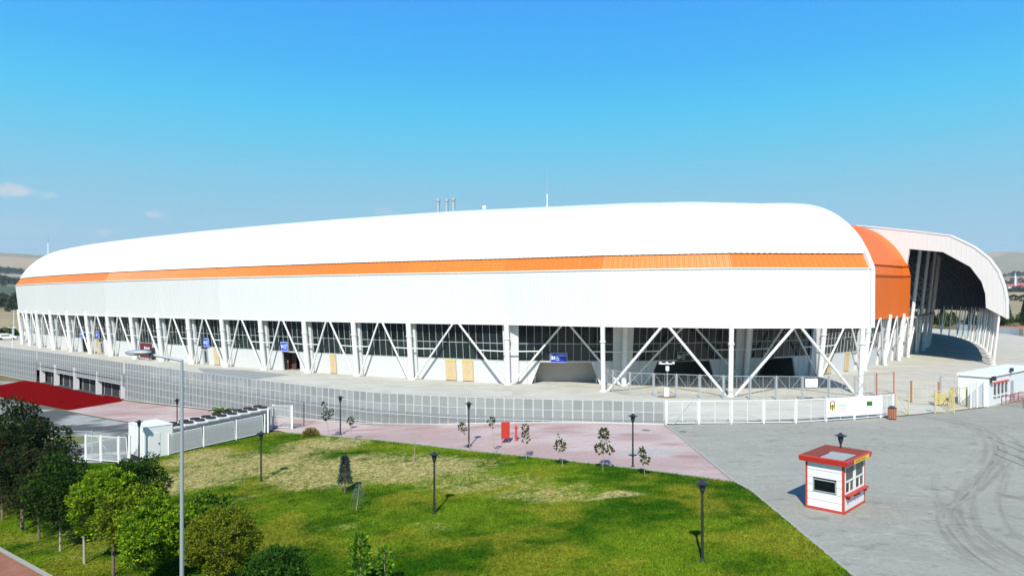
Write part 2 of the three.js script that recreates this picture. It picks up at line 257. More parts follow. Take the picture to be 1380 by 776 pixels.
const concourseFront = [[12.95, 60.05], [0.65, 61.9], [-6, 63.3], [-13.2, 66.2], [-20.2, 71], [-28.1, 77], [-40, 86.6], [-53.4, 97.4], [-72.6, 113.4], [-94.4, 130.5]];
{
  const ground = new THREE.PlaneGeometry(560, 420, 190, 150), p = ground.attributes.position, uv = ground.attributes.uv;
  for (let i = 0; i < p.count; i++) { const x = p.getX(i), d = p.getY(i) + 200; uv.setXY(i, x * 0.05, d * 0.05); p.setXYZ(i, x, land(x, d) - 0.07, -d); }
  ground.computeVertexNormals(); structure('ground', ground, M2.earth);
  structure('road', sheet(roadPoly, 0, { uvBox: roadBox }), matte(0.7, 0.7, 0.7, { map: roadMap }));
  structure('pink_pavement', sheet(pinkPoly, 0.004, { uvBox: pinkBox }), matte(0.7, 0.7, 0.7, { map: pinkMap }));
  structure('lawn', sheet(lawnPoly, 0.012, { uvBox: lawnBox }), M2.lawn);
  const conc = matte(0.78, 0.77, 0.74, { map: concreteMap });
  structure('concourse', sheet([...concourseFront, [-125, 152], [-160, 185], [-165, 260], [-100, 330], [60, 340], [150, 300], [158, 250], [154, 215], [142, 182], [124, 150], [102, 121], [78, 96], [57, 78], [47, 69.75], [36, 64.6]], 0, { heights: null, edge: 40, uvScale: 0.045 }), conc);
  // retaining wall under the concourse edge
  const rw = []; for (let i = 0; i + 1 < concourseFront.length; i++) { const [a, b] = concourseFront[i], [c, e] = concourseFront[i + 1], g0 = land(a, b) - 0.3, g1 = land(c, e) - 0.3; rw.push(quadGeo([V(a, b, g0), V(c, e, g1), V(c, e, -0.004), V(a, b, -0.004)])); }
  structure('retaining_wall', merge(rw.slice(0, 7)), mat(0.44, 0.42, 0.39, { roughness: 0.95 }));
  // asphalt yard at the foot of the wall on the left
  const yardMap = tex(1024, 1024, (u, v) => { const x = mix(-110, -22, u), d = mix(52, 128, v), n = fbm(x * 0.16, d * 0.25, 4, 111), f = fbm(x * 5, d * 5, 3, 113); let c = mix3([0.13, 0.135, 0.135], [0.42, 0.42, 0.39], sstep(0.42, 0.58, n)); return c.map((q) => q * (0.85 + 0.3 * f)); });
  structure('asphalt_yard', sheet([[-39.5, 75.2], [-56, 88.1], [-72.7, 99.8], [-82, 112], [-84, 120], [-110, 125], [-112, 70], [-58, 62.3], [-46, 58.3], [-37, 58.9], [-30.6, 57.4], [-31.7, 68.4]], -0.03, { uvBox: [-110, 52, -22, 128] }), matte(0.7, 0.7, 0.7, { map: yardMap }));
  const weedy = mat(0.75, 0.75, 0.75, { roughness: 1, map: tex(256, 256, (u, v) => mix3([0.07, 0.13, 0.015], [0.24, 0.22, 0.07], fbm(u * 7, v * 7, 4, 121)), true) });
  for (const poly of [[[-39.5, 69], [-42, 70.5], [-49, 72.5], [-56, 73.5], [-56, 71.3], [-48, 69.8], [-41, 66.8]], [[-51, 76], [-57, 80.5], [-62, 82], [-61, 79], [-55, 75.6]], [[-68, 88], [-74, 94], [-80, 96], [-79, 90], [-73, 86]], [[-70, 78], [-78, 83], [-84, 82], [-78, 75]]]) structure('grass_verge', sheet(poly, 0.0, {}), weedy);
  structure('red_forecourt', sheet([[-52.7, 94.9], [-55.6, 88.6], [-72.4, 100.2], [-83, 109], [-84, 121], [-79.5, 119.2], [-53.9, 97.8]], 0.03, {}), matte(1, 1, 1, { map: tex(512, 512, (u, v) => { const n = fbm(u * 10, v * 10, 4, 131); return mix3([0.10, 0.002, 0.003], [0.2, 0.005, 0.006], clamp(n * 0.7 + 0.5 * (fbm(u * 5, v * 40, 3, 133) - 0.2))); }, true) }));
  const pathMap = tex(512, 512, (u, v) => mix3([0.30, 0.125, 0.085], [0.43, 0.21, 0.15], fbm(u * 8, v * 8, 5, 141)), true);
  structure('brick_path', sheet([[-46.6, 53.0], [-28.2, 38.3], [-22.2, 33.5], [-12.2, 25.5], [-5.3, 19.9], [-14, 19], [-40, 40], [-52, 49]], 0.0, {}), matte(0.7, 0.7, 0.7, { map: pathMap }));
  structure('kerb', merge([...kerbLine([[12.9, 41.2], [8.43, 44.4], [3.5, 47.8], [-2.75, 52.2], [-11.8, 59.1], [-20.8, 64.8]], 0.14, 0.12)]), M.kerb);
  structure('kerb', merge([...kerbLine([[13.02, 59.6], [13.02, 41.3], [13.36, 39.4]], 0.22, 0.09), ...kerbLine([[13.38, 39.3], [13.38, 18]], 0.16, 0.06)]), M.kerb);
  structure('kerb', merge(kerbLine([[-46.5, 53.1], [-28.1, 38.4], [-22.1, 33.6], [-12.1, 25.6]], 0.16, 0.12)), M.kerb);
  // darker asphalt repair on the concourse
  structure('pavement_patch', sheet([[-49, 109.5], [-40, 106], [-31.5, 99.5], [-34.5, 93.5], [-39, 92.5]], 0.006, { heights: null, uvScale: 0.1 }), mat(1, 1, 1, { roughness: 0.95, map: tex(256, 256, (u, v) => mix3([0.2, 0.21, 0.205], [0.26, 0.265, 0.26], fbm(u * 8, v * 8, 4, 151)), true) }));
}

// ------------------------------------------------------------------ the stadium
const stadium = thing('stadium', 'long white stadium with an orange stripe, curved metal roof and slanting white struts', 'stadium');
const cols = [[-126.5, 188], [-124, 178.5], [-118.6, 170.6], [-112, 163.7], [-105, 156.8], [-97.7, 150.3], [-90.3, 144.2], [-82.9, 138.4], [-75.5, 132.7], [-68.1, 127.2], [-60.6, 121.9], [-53.1, 116.8], [-45.5, 111.9], [-37.7, 107.1], [-29.7, 102.4], [-21.6, 98.0], [-13.4, 94.0], [-0.5, 88.3]];
const outerCols = [[10.6, 81.6], [24.0, 77.3], [38.5, 77.8]];
const ringCols = [[13.9, 87.4], [30.4, 91.6], [42.7, 97.6], [53.0, 105.9], [60.6, 114.6], [67.6, 123.2], [73.6, 131.0], [79.6, 138.6], [86, 147.2], [92, 156], [97.5, 164.6], [103, 174], [107.5, 184], [110, 195], [110.5, 208], [108, 222]];
const eastCols = [[79.2, 113.6], [86.5, 124.5], [94, 136.5], [101.5, 148.5], [108.5, 160.5], [115.5, 173], [122, 186], [128, 200], [132.5, 215], [134.5, 232], [133, 249], [128, 266]].flatMap((p, i, l) => (l[i + 1] ? [p, [(p[0] + l[i + 1][0]) / 2, (p[1] + l[i + 1][1]) / 2]] : [p]));
function normals(line) { // outward (towards the viewer's side), from the line running left to right
  return line.map((_, i) => { const a = line[Math.max(0, i - 1)], b = line[Math.min(line.length - 1, i + 1)], x = b[0] - a[0], d = b[1] - a[1], l = Math.hypot(x, d); return [d / l, -x / l]; });
}
const LEAN = Math.tan(6 * Math.PI / 180), HB = 7.56;
const front = [...cols, ...outerCols.slice(0, 2), [39.4, 77.6]], frontN = normals(front);
frontN[frontN.length - 1] = [0.30, -0.954]; frontN[frontN.length - 2] = [0.08, -0.99];
const frontProf = (i) => { // {wall, band, roof}: lists of [setback, height]
  const n = front.length, left = i < cols.length, lean = left ? 0.8 : i < n - 1 ? 0.5 : 0.35, top = left ? 1.45 : i < n - 1 ? 0.75 : 0.4;
  const e = i >= n - 1 ? 0 : i === n - 2 ? 0.3 : i === n - 3 ? 0.6 : i === n - 4 ? 0.85 : 1.0;
  const arc = [[1.0, 15.75], [2.2, 17.6], [3.9, 19.2], [6.2, 20.7], [9.2, 21.9], [13, 22.7], [20, 23.5], [27, 24.0], [32, 24.1]];
  return { wall: [[-lean, HB], [-top, 14.0]], band: [[-top + 0.1, 14.1], [-top + 1.1, 15.75]], roof: arc.map(([s, h], k) => [s - top - (k === 0 ? 0.12 : 0.05), h + e * Math.min(1, (h - 15.7) / 6)]) };
};
const along = (base, N, list) => list.map(([s, h]) => V(base[0] - N[0] * s, base[1] - N[1] * s, h));
function smoothLine(pts, n) { return new THREE.CatmullRomCurve3(pts, false, 'centripetal').getPoints(n); }
function ribbed(A, B, pitch, depth, out, uvScale = 0.1) { // a bay of ribbed sheet between two section lines of the same number of points
  const L = A[0].distanceTo(B[0]), n = Math.max(2, Math.round(L / pitch)), ts = [];
  for (let k = 0; k < n; k++) ts.push([k / n, 0], [(k + 0.60) / n, 0], [(k + 0.68) / n, depth], [(k + 0.92) / n, depth]);
  ts.push([1, 0]);
  const pos = [], uv = [], row = A.length, grid = ts.map(([t, h]) => A.map((a, j) => a.clone().lerp(B[j], t).addScaledVector(out[j], h)));
  let acc = [0]; for (let j = 1; j < row; j++) acc.push(acc[j - 1] + A[j].distanceTo(A[j - 1]));
  for (let i = 0; i + 1 < ts.length; i++) for (let j = 0; j + 1 < row; j++) {
    const q = [[i, j], [i + 1, j], [i + 1, j + 1], [i, j + 1]];
    for (const k of [0, 1, 2, 0, 2, 3]) { const [a, b] = q[k], p = grid[a][b]; pos.push(p.x, p.y, p.z); uv.push(ts[a][0] * L * uvScale + A[0].x * 0.07, acc[b] * uvScale); }
  }
  const g = new THREE.BufferGeometry(); g.setAttribute('position', new THREE.Float32BufferAttribute(pos, 3)); g.setAttribute('uv', new THREE.Float32BufferAttribute(uv, 2));
  return toCreasedNormals(g, 0.45);
}
function outs(A, N) { // outward normals of a section line in the plane of N and up
  return A.map((_, j) => { const a = A[Math.max(0, j - 1)], b = A[Math.min(A.length - 1, j + 1)], t = b.clone().sub(a).normalize(), o = new THREE.Vector3(N[0], 0, -N[1]); return o.addScaledVector(t, -o.dot(t)).normalize(); });
}
for (let i = 0; i + 1 < front.length; i++) {
  const P = frontProf(i), Q = frontProf(i + 1), A = (k, m) => { const l = along(front[i], frontN[i], P[k]); return m ? smoothLine(l, m) : l; }, B = (k, m) => { const l = along(front[i + 1], frontN[i + 1], Q[k]); return m ? smoothLine(l, m) : l; };
  const far = i < 8;
  part(stadium, 'cladding_panel', ribbed(A('wall'), B('wall'), far ? 0.7 : 0.45, 0.02, outs(A('wall'), frontN[i])), pick(VAR.cladding));
  part(stadium, 'orange_stripe', ribbed(A('band'), B('band'), far ? 1.0 : 0.62, 0.05, outs(A('band'), frontN[i])), pick(VAR.stripe));
  const ra = A('roof', 26), rb = B('roof', 26);
  part(stadium, 'roof_panel', ribbed(ra, rb, far ? 1.2 : 0.66, 0.045, outs(ra, frontN[i])), pick(VAR.roof));
  const a = A('wall')[1], b = B('wall')[1]; // pale trim under the stripe and bottom edge
  part(stadium, 'trim', beam(a.clone().add(new THREE.Vector3(0, 0.05, 0)), b.clone().add(new THREE.Vector3(0, 0.05, 0)), 0.22, 0.12), M.white); part(stadium, 'bottom_trim', beam(A('wall')[0], B('wall')[0], 0.16, 0.14), M.white);
}
{ // right end of the front shell: edge trim that follows the section, and the closing gable
  const k = front.length - 1, P = frontProf(k), sec = [...along(front[k], frontN[k], P.wall), ...smoothLine(along(front[k], frontN[k], P.roof), 26)], list = [];
  for (let j = 0; j + 1 < sec.length; j++) list.push(beam(sec[j], sec[j + 1], 0.5, 0.4));
  part(stadium, 'edge_trim', merge(list), M.white);
  const shp = new THREE.Shape(), pts = [...P.wall, ...P.roof], inward = [-frontN[k][0], -frontN[k][1]];
  pts.forEach(([s, h], j) => (j ? shp.lineTo(s, h) : shp.moveTo(s, h))); shp.lineTo(32, HB);
  const m = new THREE.Matrix4().makeBasis(new THREE.Vector3(inward[0], 0, -inward[1]), UPV, new THREE.Vector3(0, 0, 1)).setPosition(V(front[k][0] - 0.15, front[k][1], 0));
  part(stadium, 'gable_wall', xf(new THREE.ShapeGeometry(shp), m), M.cladding);
}
// ring line: the columns of the inner facade all the way round
const ring = [...cols, ...ringCols], ringN = normals(ring), JOIN = cols.length - 1;
{ // the orange corner roof
  const gd = [-0.62, 0.785], end = [69.9, 125.4];
  const line = [ring[JOIN + 2], ring[JOIN + 3], ring[JOIN + 4], ring[JOIN + 5], ring[JOIN + 6], end], N = normals(line); N[5] = [0.74, -0.67]; N[4] = [0.76, -0.65];
  const arcA = [[0.55, 15.8], [1.6, 17.8], [3.3, 19.7], [5.6, 21.3], [8.6, 22.4], [11, 22.9], [18, 23.4]], arcB = [[0.55, 16.7], [1.6, 18.9], [3.3, 21.0], [5.6, 22.9], [8.6, 24.2], [11, 24.7], [18, 25.1]];
  for (let i = 0; i + 1 < line.length; i++) {
    const sec = (k) => { const t = clamp((k - 1) / 4), arc = arcA.map((a, j) => [a[0] - 1.0, mix(a[1], arcB[j][1], t)]), lo = mix(14.1, 14.9, t); return { wall: [[-0.8, HB], [-1.0, lo]], band: [[-0.97, lo + 0.08], [-0.6, arc[0][1]]], roof: [[-0.68, arc[0][1]], ...arc.slice(1)] }; };
    const S = sec(i), T = sec(i + 1), L = (q, k) => along(line[k], N[k], q);
    part(stadium, 'orange_cladding', ribbed(L(S.wall, i), L(T.wall, i + 1), 0.6, 0.03, outs(L(S.wall, i), N[i])), pick(VAR.orange));
    part(stadium, 'orange_stripe', ribbed(L(S.band, i), L(T.band, i + 1), 0.8, 0.03, outs(L(S.band, i), N[i])), M.orange);
    const ra = smoothLine(L(S.roof, i), 26), rb = smoothLine(L(T.roof, i + 1), 26);
    part(stadium, 'orange_roof', ribbed(ra, rb, 0.9, 0.03, outs(ra, N[i])), pick(VAR.orange));
    const u = L(S.wall, i)[1], w = L(T.wall, i + 1)[1], u2 = ra[0], w2 = rb[0], dn = new THREE.Vector3(0, -0.05, 0);
    part(stadium, 'drip_edge', beam(u.clone().add(dn), w.clone().add(dn), 0.24, 0.1), M.orange); part(stadium, 'drip_edge', beam(u2.clone().add(dn), w2.clone().add(dn), 0.3, 0.1), M.orange);
  }
}
// ---- the east shell: open at its end
{
  const N = normals(eastCols); const gd = [-0.62, 0.785]; N[0] = [-gd[0], -gd[1]]; N[1] = [0.69, -0.72]; N[2] = [0.76, -0.65];
  const prof = [[0, HB], [0, 10.5], [0.38, 12.8], [1.15, 15.2], [2.45, 17.3], [4.55, 19.3], [6.4, 20.45], [8.2, 21.5], [14, 22.7], [24, 24.5], [30, 24.9]];
  for (let i = 0; i + 1 < eastCols.length; i++) {
    const sec = (k, inset) => along([eastCols[k][0] - N[k][0] * inset, eastCols[k][1] - N[k][1] * inset], N[k], prof.map(([s, h], j) => [s - 0.45, h - (j > 2 ? inset * 0.9 : 0)])), A = sec(i, 0), B = sec(i + 1, 0), C = sec(i, 0.35), D = sec(i + 1, 0.35);
    part(stadium, 'shell_panel', ribbed(A, B, 0.8, 0.02, outs(A, N[i])), M.roof);
    part(stadium, 'shell_shade_sheet', ribbed(C, D, 1.5, 0.08, outs(C, N[i])), M.arcadeShade);  // added dark sheet that makes the underside look deep in shade
    const arch = sec(i, 0.9), bars = []; for (let j = 0; j + 1 < arch.length; j++) bars.push(bar(arch[j], arch[j + 1], 0.1, 0.1, 7)); part(stadium, 'arch_rib', merge(bars), M.darkSteel);
    const nx = sec(i + 1, 0.9); for (const j of [3, 5, 7, 9]) part(stadium, 'purlin', bar(arch[j], nx[j], 0.06, 0.06, 6), M.darkSteel);
  }
  // the broad white end frame in the plane of the section
  const shape = new THREE.Shape(), sh = prof.slice(0, 10).map(([s, h]) => [s - 0.45, h]);
  sh.forEach(([s, h], j) => (j ? shape.lineTo(s, h) : shape.moveTo(s, h)));
  for (const [s, h] of [[29.6, 24.95], [29.6, 14.2], [15.2, 14.2], [14.3, 19.6], [8.9, 18.75], [4.8, 16.1], [3.15, 13.6], [2.6, 11.6], [2.5, 9.3]]) shape.lineTo(s, h);
  shape.closePath();
  const m = new THREE.Matrix4().makeBasis(new THREE.Vector3(gd[0], 0, -gd[1]), UPV, new THREE.Vector3(-gd[1], 0, -gd[0]).normalize()).setPosition(V(eastCols[0][0] + 0.1, eastCols[0][1] - 0.25, 0));
  part(stadium, 'end_frame', xf(new THREE.ExtrudeGeometry(shape, { depth: 0.5, bevelEnabled: false }).translate(0, 0, -0.25), m), M.cladding);
  const ribs = []; // upright ribs on the end frame
  const inner = [[2.5, 9.3], [2.6, 11.6], [3.15, 13.6], [4.8, 16.1], [8.9, 18.75], [14.3, 19.6], [15.2, 14.3], [26.4, 14.3]], at = (l, s) => { for (let j = 0; j + 1 < l.length; j++) if (s >= l[j][0] && s <= l[j + 1][0]) return mix(l[j][1], l[j + 1][1], (s - l[j][0]) / Math.max(1e-6, l[j + 1][0] - l[j][0])); return null; };
  for (let s = 0; s < 26; s += 0.75) { const t = at(sh, s) ?? 24.5, b = s < 2.5 ? mix(HB, 9.3, (s + 0.45) / 2.95) : at(inner, s); if (b !== null && t - b > 0.4) ribs.push(box(0.05, t - b - 0.25, 0.03, s, (t + b) / 2, 0.262)); }
  for (const r of ribs) part(stadium, 'end_rib', xf(r, m), M.cladding);
  const edge = []; for (let j = 0; j + 1 < sh.length; j++) { const a = new THREE.Vector3(sh[j][0], sh[j][1], 0), b = new THREE.Vector3(sh[j + 1][0], sh[j + 1][1], 0); edge.push(beam(a, b, 0.7, 0.22)); }
  part(stadium, 'edge_trim', xf(merge(edge), m), M.white);
  for (let i = 0; i < eastCols.length; i++) {
    const b = eastCols[i], top = V(b[0] - N[i][0] * 0.4, b[1] - N[i][1] * 0.4, HB + 1.2), foot = V(b[0] - N[i][0] * 1.3, b[1] - N[i][1] * 1.3, 0), c = part(stadium, 'column', bar(foot, top, 0.17, 0.17, 14), M.paint);
    part(c, 'base_plate', new THREE.CylinderGeometry(0.42, 0.46, 0.1, 14).translate(foot.x, 0.05, foot.z), M.paint);
    if (i + 1 < eastCols.length) {
      const q = eastCols[i + 1], foot2 = V(q[0] - N[i + 1][0] * 1.3, q[1] - N[i + 1][1] * 1.3, 0.2), mid = V((b[0] + q[0]) / 2 - N[i][0] * 0.4, (b[1] + q[1]) / 2 - N[i][1] * 0.4, HB + 0.8), f1 = foot.clone().setY(0.2);
      if (i % 2 === 0) part(stadium, 'brace', bar(f1, mid, 0.1), M.paint); else part(stadium, 'brace', bar(foot2, mid, 0.1), M.paint);
    }
  }
}
// ---- columns and braces of the front
function leanPoint(line, N, i, h, inset = 0, k = LEAN) { return V(line[i][0] + N[i][0] * (h * k - inset), line[i][1] + N[i][1] * (h * k - inset), h); }
function column(line, N, i, r, top, k = LEAN) {
  const a = leanPoint(line, N, i, 0, 0, k), b = leanPoint(line, N, i, top, 0, k), c = part(stadium, 'column', bar(a, b, r, r, 18), M.paint), ring1 = a.clone().lerp(b, 0.76 * 7.6 / top);
  part(c, 'collar', new THREE.CylinderGeometry(r + 0.09, r + 0.09, 0.16, 18).translate(ring1.x, ring1.y, ring1.z), M.paint);
  part(c, 'base_plate', new THREE.CylinderGeometry(r + 0.12, r + 0.2, 0.12, 14).translate(a.x, 0.06, a.z), M.paint);
}
function bracePair(line, N, i, r = 0.14, k = LEAN, top = 7.75, tie = true) {
  const a = leanPoint(line, N, i, 0.12, 0, k), b = leanPoint(line, N, i + 1, 0.12, 0, k), ta = leanPoint(line, N, i, top, 0, k), tb = leanPoint(line, N, i + 1, top, 0, k), L = a.distanceTo(b);
  const f1 = a.clone().lerp(b, 0.55 / L), f2 = b.clone().lerp(a, 0.55 / L), m1 = ta.clone().lerp(tb, 0.5 - 0.25 / L), m2 = ta.clone().lerp(tb, 0.5 + 0.25 / L);
  part(stadium, 'brace', bar(f1, m1, r), M.paint); part(stadium, 'brace', bar(f2, m2, r), M.paint);
  if (!tie) return;
  const h = 4.15, ca = leanPoint(line, N, i, h, 0, k), cb = leanPoint(line, N, i + 1, h, 0, k), t = h / top;
  part(stadium, 'tie_bar', bar(ca, f1.clone().lerp(m1, t), 0.07, 0.07, 8), M.paint); part(stadium, 'tie_bar', bar(cb, f2.clone().lerp(m2, t), 0.07, 0.07, 8), M.paint);
}
for (let i = 0; i < ring.length; i++) {
  const tall = i >= JOIN + 7;
  column(ring, ringN, i, tall ? 0.3 : i >= JOIN ? 0.33 : 0.36, tall ? 20.5 : 8.2);
  if (i + 1 < ring.length && i < JOIN + 9) bracePair(ring, ringN, i, 0.13);
}
const outerAll = [cols[JOIN], ...outerCols], outerN = [ringN[JOIN], [-0.35, -0.94], [-0.05, -1], [0.15, -0.99]];
for (let i = 1; i < outerAll.length; i++) column(outerAll, outerN, i, 0.27, 8.0, 0.06);
for (let i = 0; i + 1 < outerAll.length; i++) if (i) bracePair(outerAll, outerN, i, 0.16, 0.06, 7.75, false);
// ---- inner facade: wall, piers and glazing behind the columns
const INSET = 0.95, H1 = 2.87, H2 = 5.1, H3 = 8.4;
const bays = [];
for (let i = 0; i < JOIN + 8; i++) {
  const a = leanPoint(ring, ringN, i, 0, INSET), b = leanPoint(ring, ringN, i + 1, 0, INSET), U = b.clone().sub(a), L = U.length(); U.normalize();
  const Nn = new THREE.Vector3().crossVectors(U, UPV); // points to the outside
  if (Nn.z < 0 && i < JOIN + 3) Nn.negate();
  const outw = new THREE.Vector3(ringN[i][0] + ringN[i + 1][0], 0, -(ringN[i][1] + ringN[i + 1][1])); if (Nn.dot(outw) < 0) Nn.negate();
  const m = new THREE.Matrix4().makeBasis(U, new THREE.Vector3(Nn.x * LEAN, 1, Nn.z * LEAN), Nn).setPosition(a);
  bays.push({ i, L, m, U, N: Nn });
}
const openings = { [JOIN]: [0.5, 6.4, 8.6], [JOIN + 1]: [0.5, 7.4, 9.4], [JOIN + 2]: [0.47, 5.6, 7.4] };
const doors = { [JOIN - 4]: 0.52, 6: 0.5 };  // bays with a dark doorway below the sign
for (const { i, L, m } of bays) {
  const put = (p, n, g, mt, o) => part(p, n, xf(g, m), mt, o);
  const big = i >= JOIN, pier = big ? 1.15 : 0.55;
  // lower wall, with the opening cut out of it
  const sh = new THREE.Shape(); sh.moveTo(-0.15, -0.1);
  const op = openings[i], dr = doors[i];
  if (op) { const c = L * op[0]; sh.lineTo(c - op[2] / 2, -0.1); sh.lineTo(c - op[1] / 2, H1 - 0.12); sh.lineTo(c + op[1] / 2, H1 - 0.12); sh.lineTo(c + op[2] / 2, -0.1); }
  if (dr) { const c = L * dr; sh.lineTo(c - 1.7, -0.1); sh.lineTo(c - 1.7, H1 - 0.12); sh.lineTo(c + 1.9, H1 - 0.12); sh.lineTo(c + 1.9, -0.1); }
  sh.lineTo(L + 0.15, -0.1); sh.lineTo(L + 0.15, H1); sh.lineTo(-0.15, H1); sh.closePath();
  put(stadium, 'wall', new THREE.ExtrudeGeometry(sh, { depth: 0.25, bevelEnabled: false }).translate(0, 0, -0.25), M.wall);
  if (big && i < JOIN + 3) for (const x of [2.2, 3.2, L - 3.2, L - 2.2]) put(stadium, 'wall_batten', box(0.05, H1 - 0.05, 0.02, x, H1 / 2, 0.008), M.paintGrey);
  if (op || dr) { // the passage behind the opening, its sunlit or shaded tone set in the colour
    const c = L * (op ? op[0] : dr), w = op ? op[2] : 3.6, dep = op ? (i === JOIN ? 2.4 : 5.5) : 4;
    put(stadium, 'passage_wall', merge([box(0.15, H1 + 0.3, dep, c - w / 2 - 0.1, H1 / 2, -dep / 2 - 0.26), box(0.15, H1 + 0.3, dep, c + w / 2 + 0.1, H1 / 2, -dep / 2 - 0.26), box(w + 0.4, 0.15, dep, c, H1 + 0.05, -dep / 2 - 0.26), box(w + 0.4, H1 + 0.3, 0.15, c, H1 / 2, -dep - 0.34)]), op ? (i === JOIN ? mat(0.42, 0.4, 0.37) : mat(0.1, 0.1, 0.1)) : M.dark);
  }
  for (const x of [0, L]) put(stadium, 'pier', box(pier, H3 - 0.02, 0.3, x === 0 ? pier / 2 : L - pier / 2, H3 / 2, 0.16), M.wall);
  // glazing: one window per bay, its panes and the bars between them
  const win = new THREE.Group(); win.name = 'window'; stadium.add(win);
  const x0 = pier, x1 = L - pier, n = Math.max(4, Math.round((x1 - x0) / 0.98)), w = (x1 - x0) / n, bars = [];
  for (let k = 0; k <= n; k++) bars.push(box(0.045, H3 - H1, 0.1, x0 + k * w, (H1 + H3) / 2, -0.02));
  for (const h of [H1 + 0.04, H2, H3 - 0.04]) bars.push(box(x1 - x0, h === H2 ? 0.07 : 0.09, 0.10, (x0 + x1) / 2, h, -0.025));
  put(win, 'glazing_bar', merge(bars), M.mullion);
  const fine = i >= 8 && i < JOIN + 5;
  for (const [b, t, mt] of [[H1 + 0.085, H2 - 0.035, M.glassTeal], [H2 + 0.035, H3 - 0.085, M.glass]]) {
    if (fine) for (let k = 0; k < n; k++) put(win, 'pane', box(w - 0.05, t - b, 0.02).rotateY(rr(-0.012, 0.012)).rotateX(rr(-0.012, 0.012)).translate(x0 + (k + 0.5) * w, (b + t) / 2, -0.05), pick(mt === M.glass ? GL[1] : GL[0]));
    else put(win, 'pane', box(x1 - x0 - 0.02, t - b, 0.02, (x0 + x1) / 2, (b + t) / 2, -0.09), mt);
  }
}
{ // soffit closing the gap between the cladding and the facade
  const a = front.map((p, i) => [p[0] + frontN[i][0] * (i < cols.length ? 0.8 : 0.3), p[1] + frontN[i][1] * (i < cols.length ? 0.8 : 0.3)]), inner = ring.slice(0, JOIN + 4).map((p, i) => [p[0] - ringN[i][0] * 1.0, p[1] - ringN[i][1] * 1.0]);
  const shp = new THREE.Shape([...a, ...inner.reverse()].map(([x, d]) => new THREE.Vector2(x, d)));
  const g = new THREE.ShapeGeometry(shp); const p = g.attributes.position; for (let i = 0; i < p.count; i++) p.setXYZ(i, p.getX(i), 8.15, -p.getY(i));
  g.computeVertexNormals(); part(stadium, 'soffit', g, M.white);
}
{ // under the east shell: back of the stand with shade put into its colour, girts and gangway rails
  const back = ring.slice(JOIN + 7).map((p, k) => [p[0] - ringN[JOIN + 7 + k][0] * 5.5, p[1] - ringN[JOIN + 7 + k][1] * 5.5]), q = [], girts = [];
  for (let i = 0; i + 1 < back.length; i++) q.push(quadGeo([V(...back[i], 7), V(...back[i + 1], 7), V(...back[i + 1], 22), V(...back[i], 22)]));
  part(stadium, 'stand_back', merge(q), M.arcadeShade);
  for (let i = JOIN + 7; i < JOIN + 13; i++) {
    for (let h = 8.4; h < 14; h += 1.1) girts.push(beam(leanPoint(ring, ringN, i, h), leanPoint(ring, ringN, i + 1, h), 0.08, 0.1));
    part(stadium, 'walkway', beam(leanPoint(ring, ringN, i, 7.4), leanPoint(ring, ringN, i + 1, 7.4), 1.0, 0.35), M.paintGrey);
    const a = leanPoint(ring, ringN, i, 10), b = leanPoint(ring, ringN, i, 19, 5);
    part(stadium, 'roof_rib', bar(a, b, 0.16), M.paintGrey);
  }
  part(stadium, 'girt', merge(girts), M.paintGrey);
}
{ // on the roof
  for (const [x, d, h, top] of [[-12.4, 118, 22.5, 27.1], [-10.9, 117.4, 22.5, 27.0], [-9.75, 117, 22.5, 27.1]]) {
    const c = part(stadium, 'chimney', new THREE.CylinderGeometry(0.3, 0.3, top - h, 16).translate(x, (top + h) / 2, -d), M.galv);
    part(c, 'chimney_cap', merge([new THREE.CylinderGeometry(0.42, 0.42, 0.35, 16).translate(x, top + 0.1, -d), new THREE.CylinderGeometry(0.2, 0.42, 0.2, 16).translate(x, top + 0.38, -d)]), M.galv);
  }
  const rod = (x, d, h0, h1, h2) => { const r = part(stadium, 'lightning_rod', bar(V(x, d, h0), V(x, d, h1), 0.09), M.white); part(r, 'rod_tip', bar(V(x, d, h1), V(x, d, h2), 0.06, 0.045), M.galv); };
  rod(5.3, 106, 22.5, 26.5, 30.1); rod(-118, 179, 20, 25.0, 27.9);
  const dish = part(stadium, 'antenna', bar(V(-4.4, 112, 23), V(-4.4, 112, 25), 0.05), M.white); part(dish, 'antenna_dome', new THREE.SphereGeometry(0.35, 16, 12).scale(1, 1.15, 1).translate(-4.4, 25.2, -112), M.white);
  for (const [x, d] of [[-74, 168]]) part(stadium, 'roof_vent', box(0.9, 0.6, 0.7, x, 24.9, -d), M.paintGrey);
}
// ---- wall panels, doors and signs on the facade
function onBay(i, t, h, w = 0) { const b = bays[i]; return { b, p: new THREE.Vector3(b.L * t, h, w).applyMatrix4(b.m), turn: Math.atan2(b.N.x, b.N.z) }; }
const creamSpots = [[JOIN - 1, 0.40, 1.55], [JOIN - 1, 0.58, 1.55], [JOIN - 3, 0.46, 1.1], [JOIN - 6, 0.62, 1.25], [JOIN - 12, 0.62, 1.3], [JOIN - 10, 0.2, 1.4], [JOIN + 3, 0.30, 1.2], [JOIN + 3, 0.70, 1.2]];
for (const [i, t, w] of creamSpots) { // the doors lean out with the wall
  const { p, turn } = onBay(i, t, 0, 0.05), o = thing('door_panel', 'cream coloured flat exit door in the white wall below the windows', 'door', p, turn, 'cream exit doors of the facade'); o.rotation.order = 'YXZ'; o.rotation.x = 6 * Math.PI / 180;
  part(o, 'leaf', box(w, 2.6, 0.09, 0, 1.4, 0.07), M.cream); part(o, 'head', box(w + 0.06, 0.12, 0.14, 0, 2.74, 0.08), M.creamTop); part(o, 'threshold', box(w, 0.06, 0.2, 0, 0.05, 0.08), M.darkSteel); part(o, 'handle', box(0.06, 0.4, 0.06, w * 0.1, 1.35, 0.14), M.mullion);
}
const LEANX = 6 * Math.PI / 180, leaned = (o) => { o.rotation.order = 'YXZ'; o.rotation.x = LEANX; return o; };
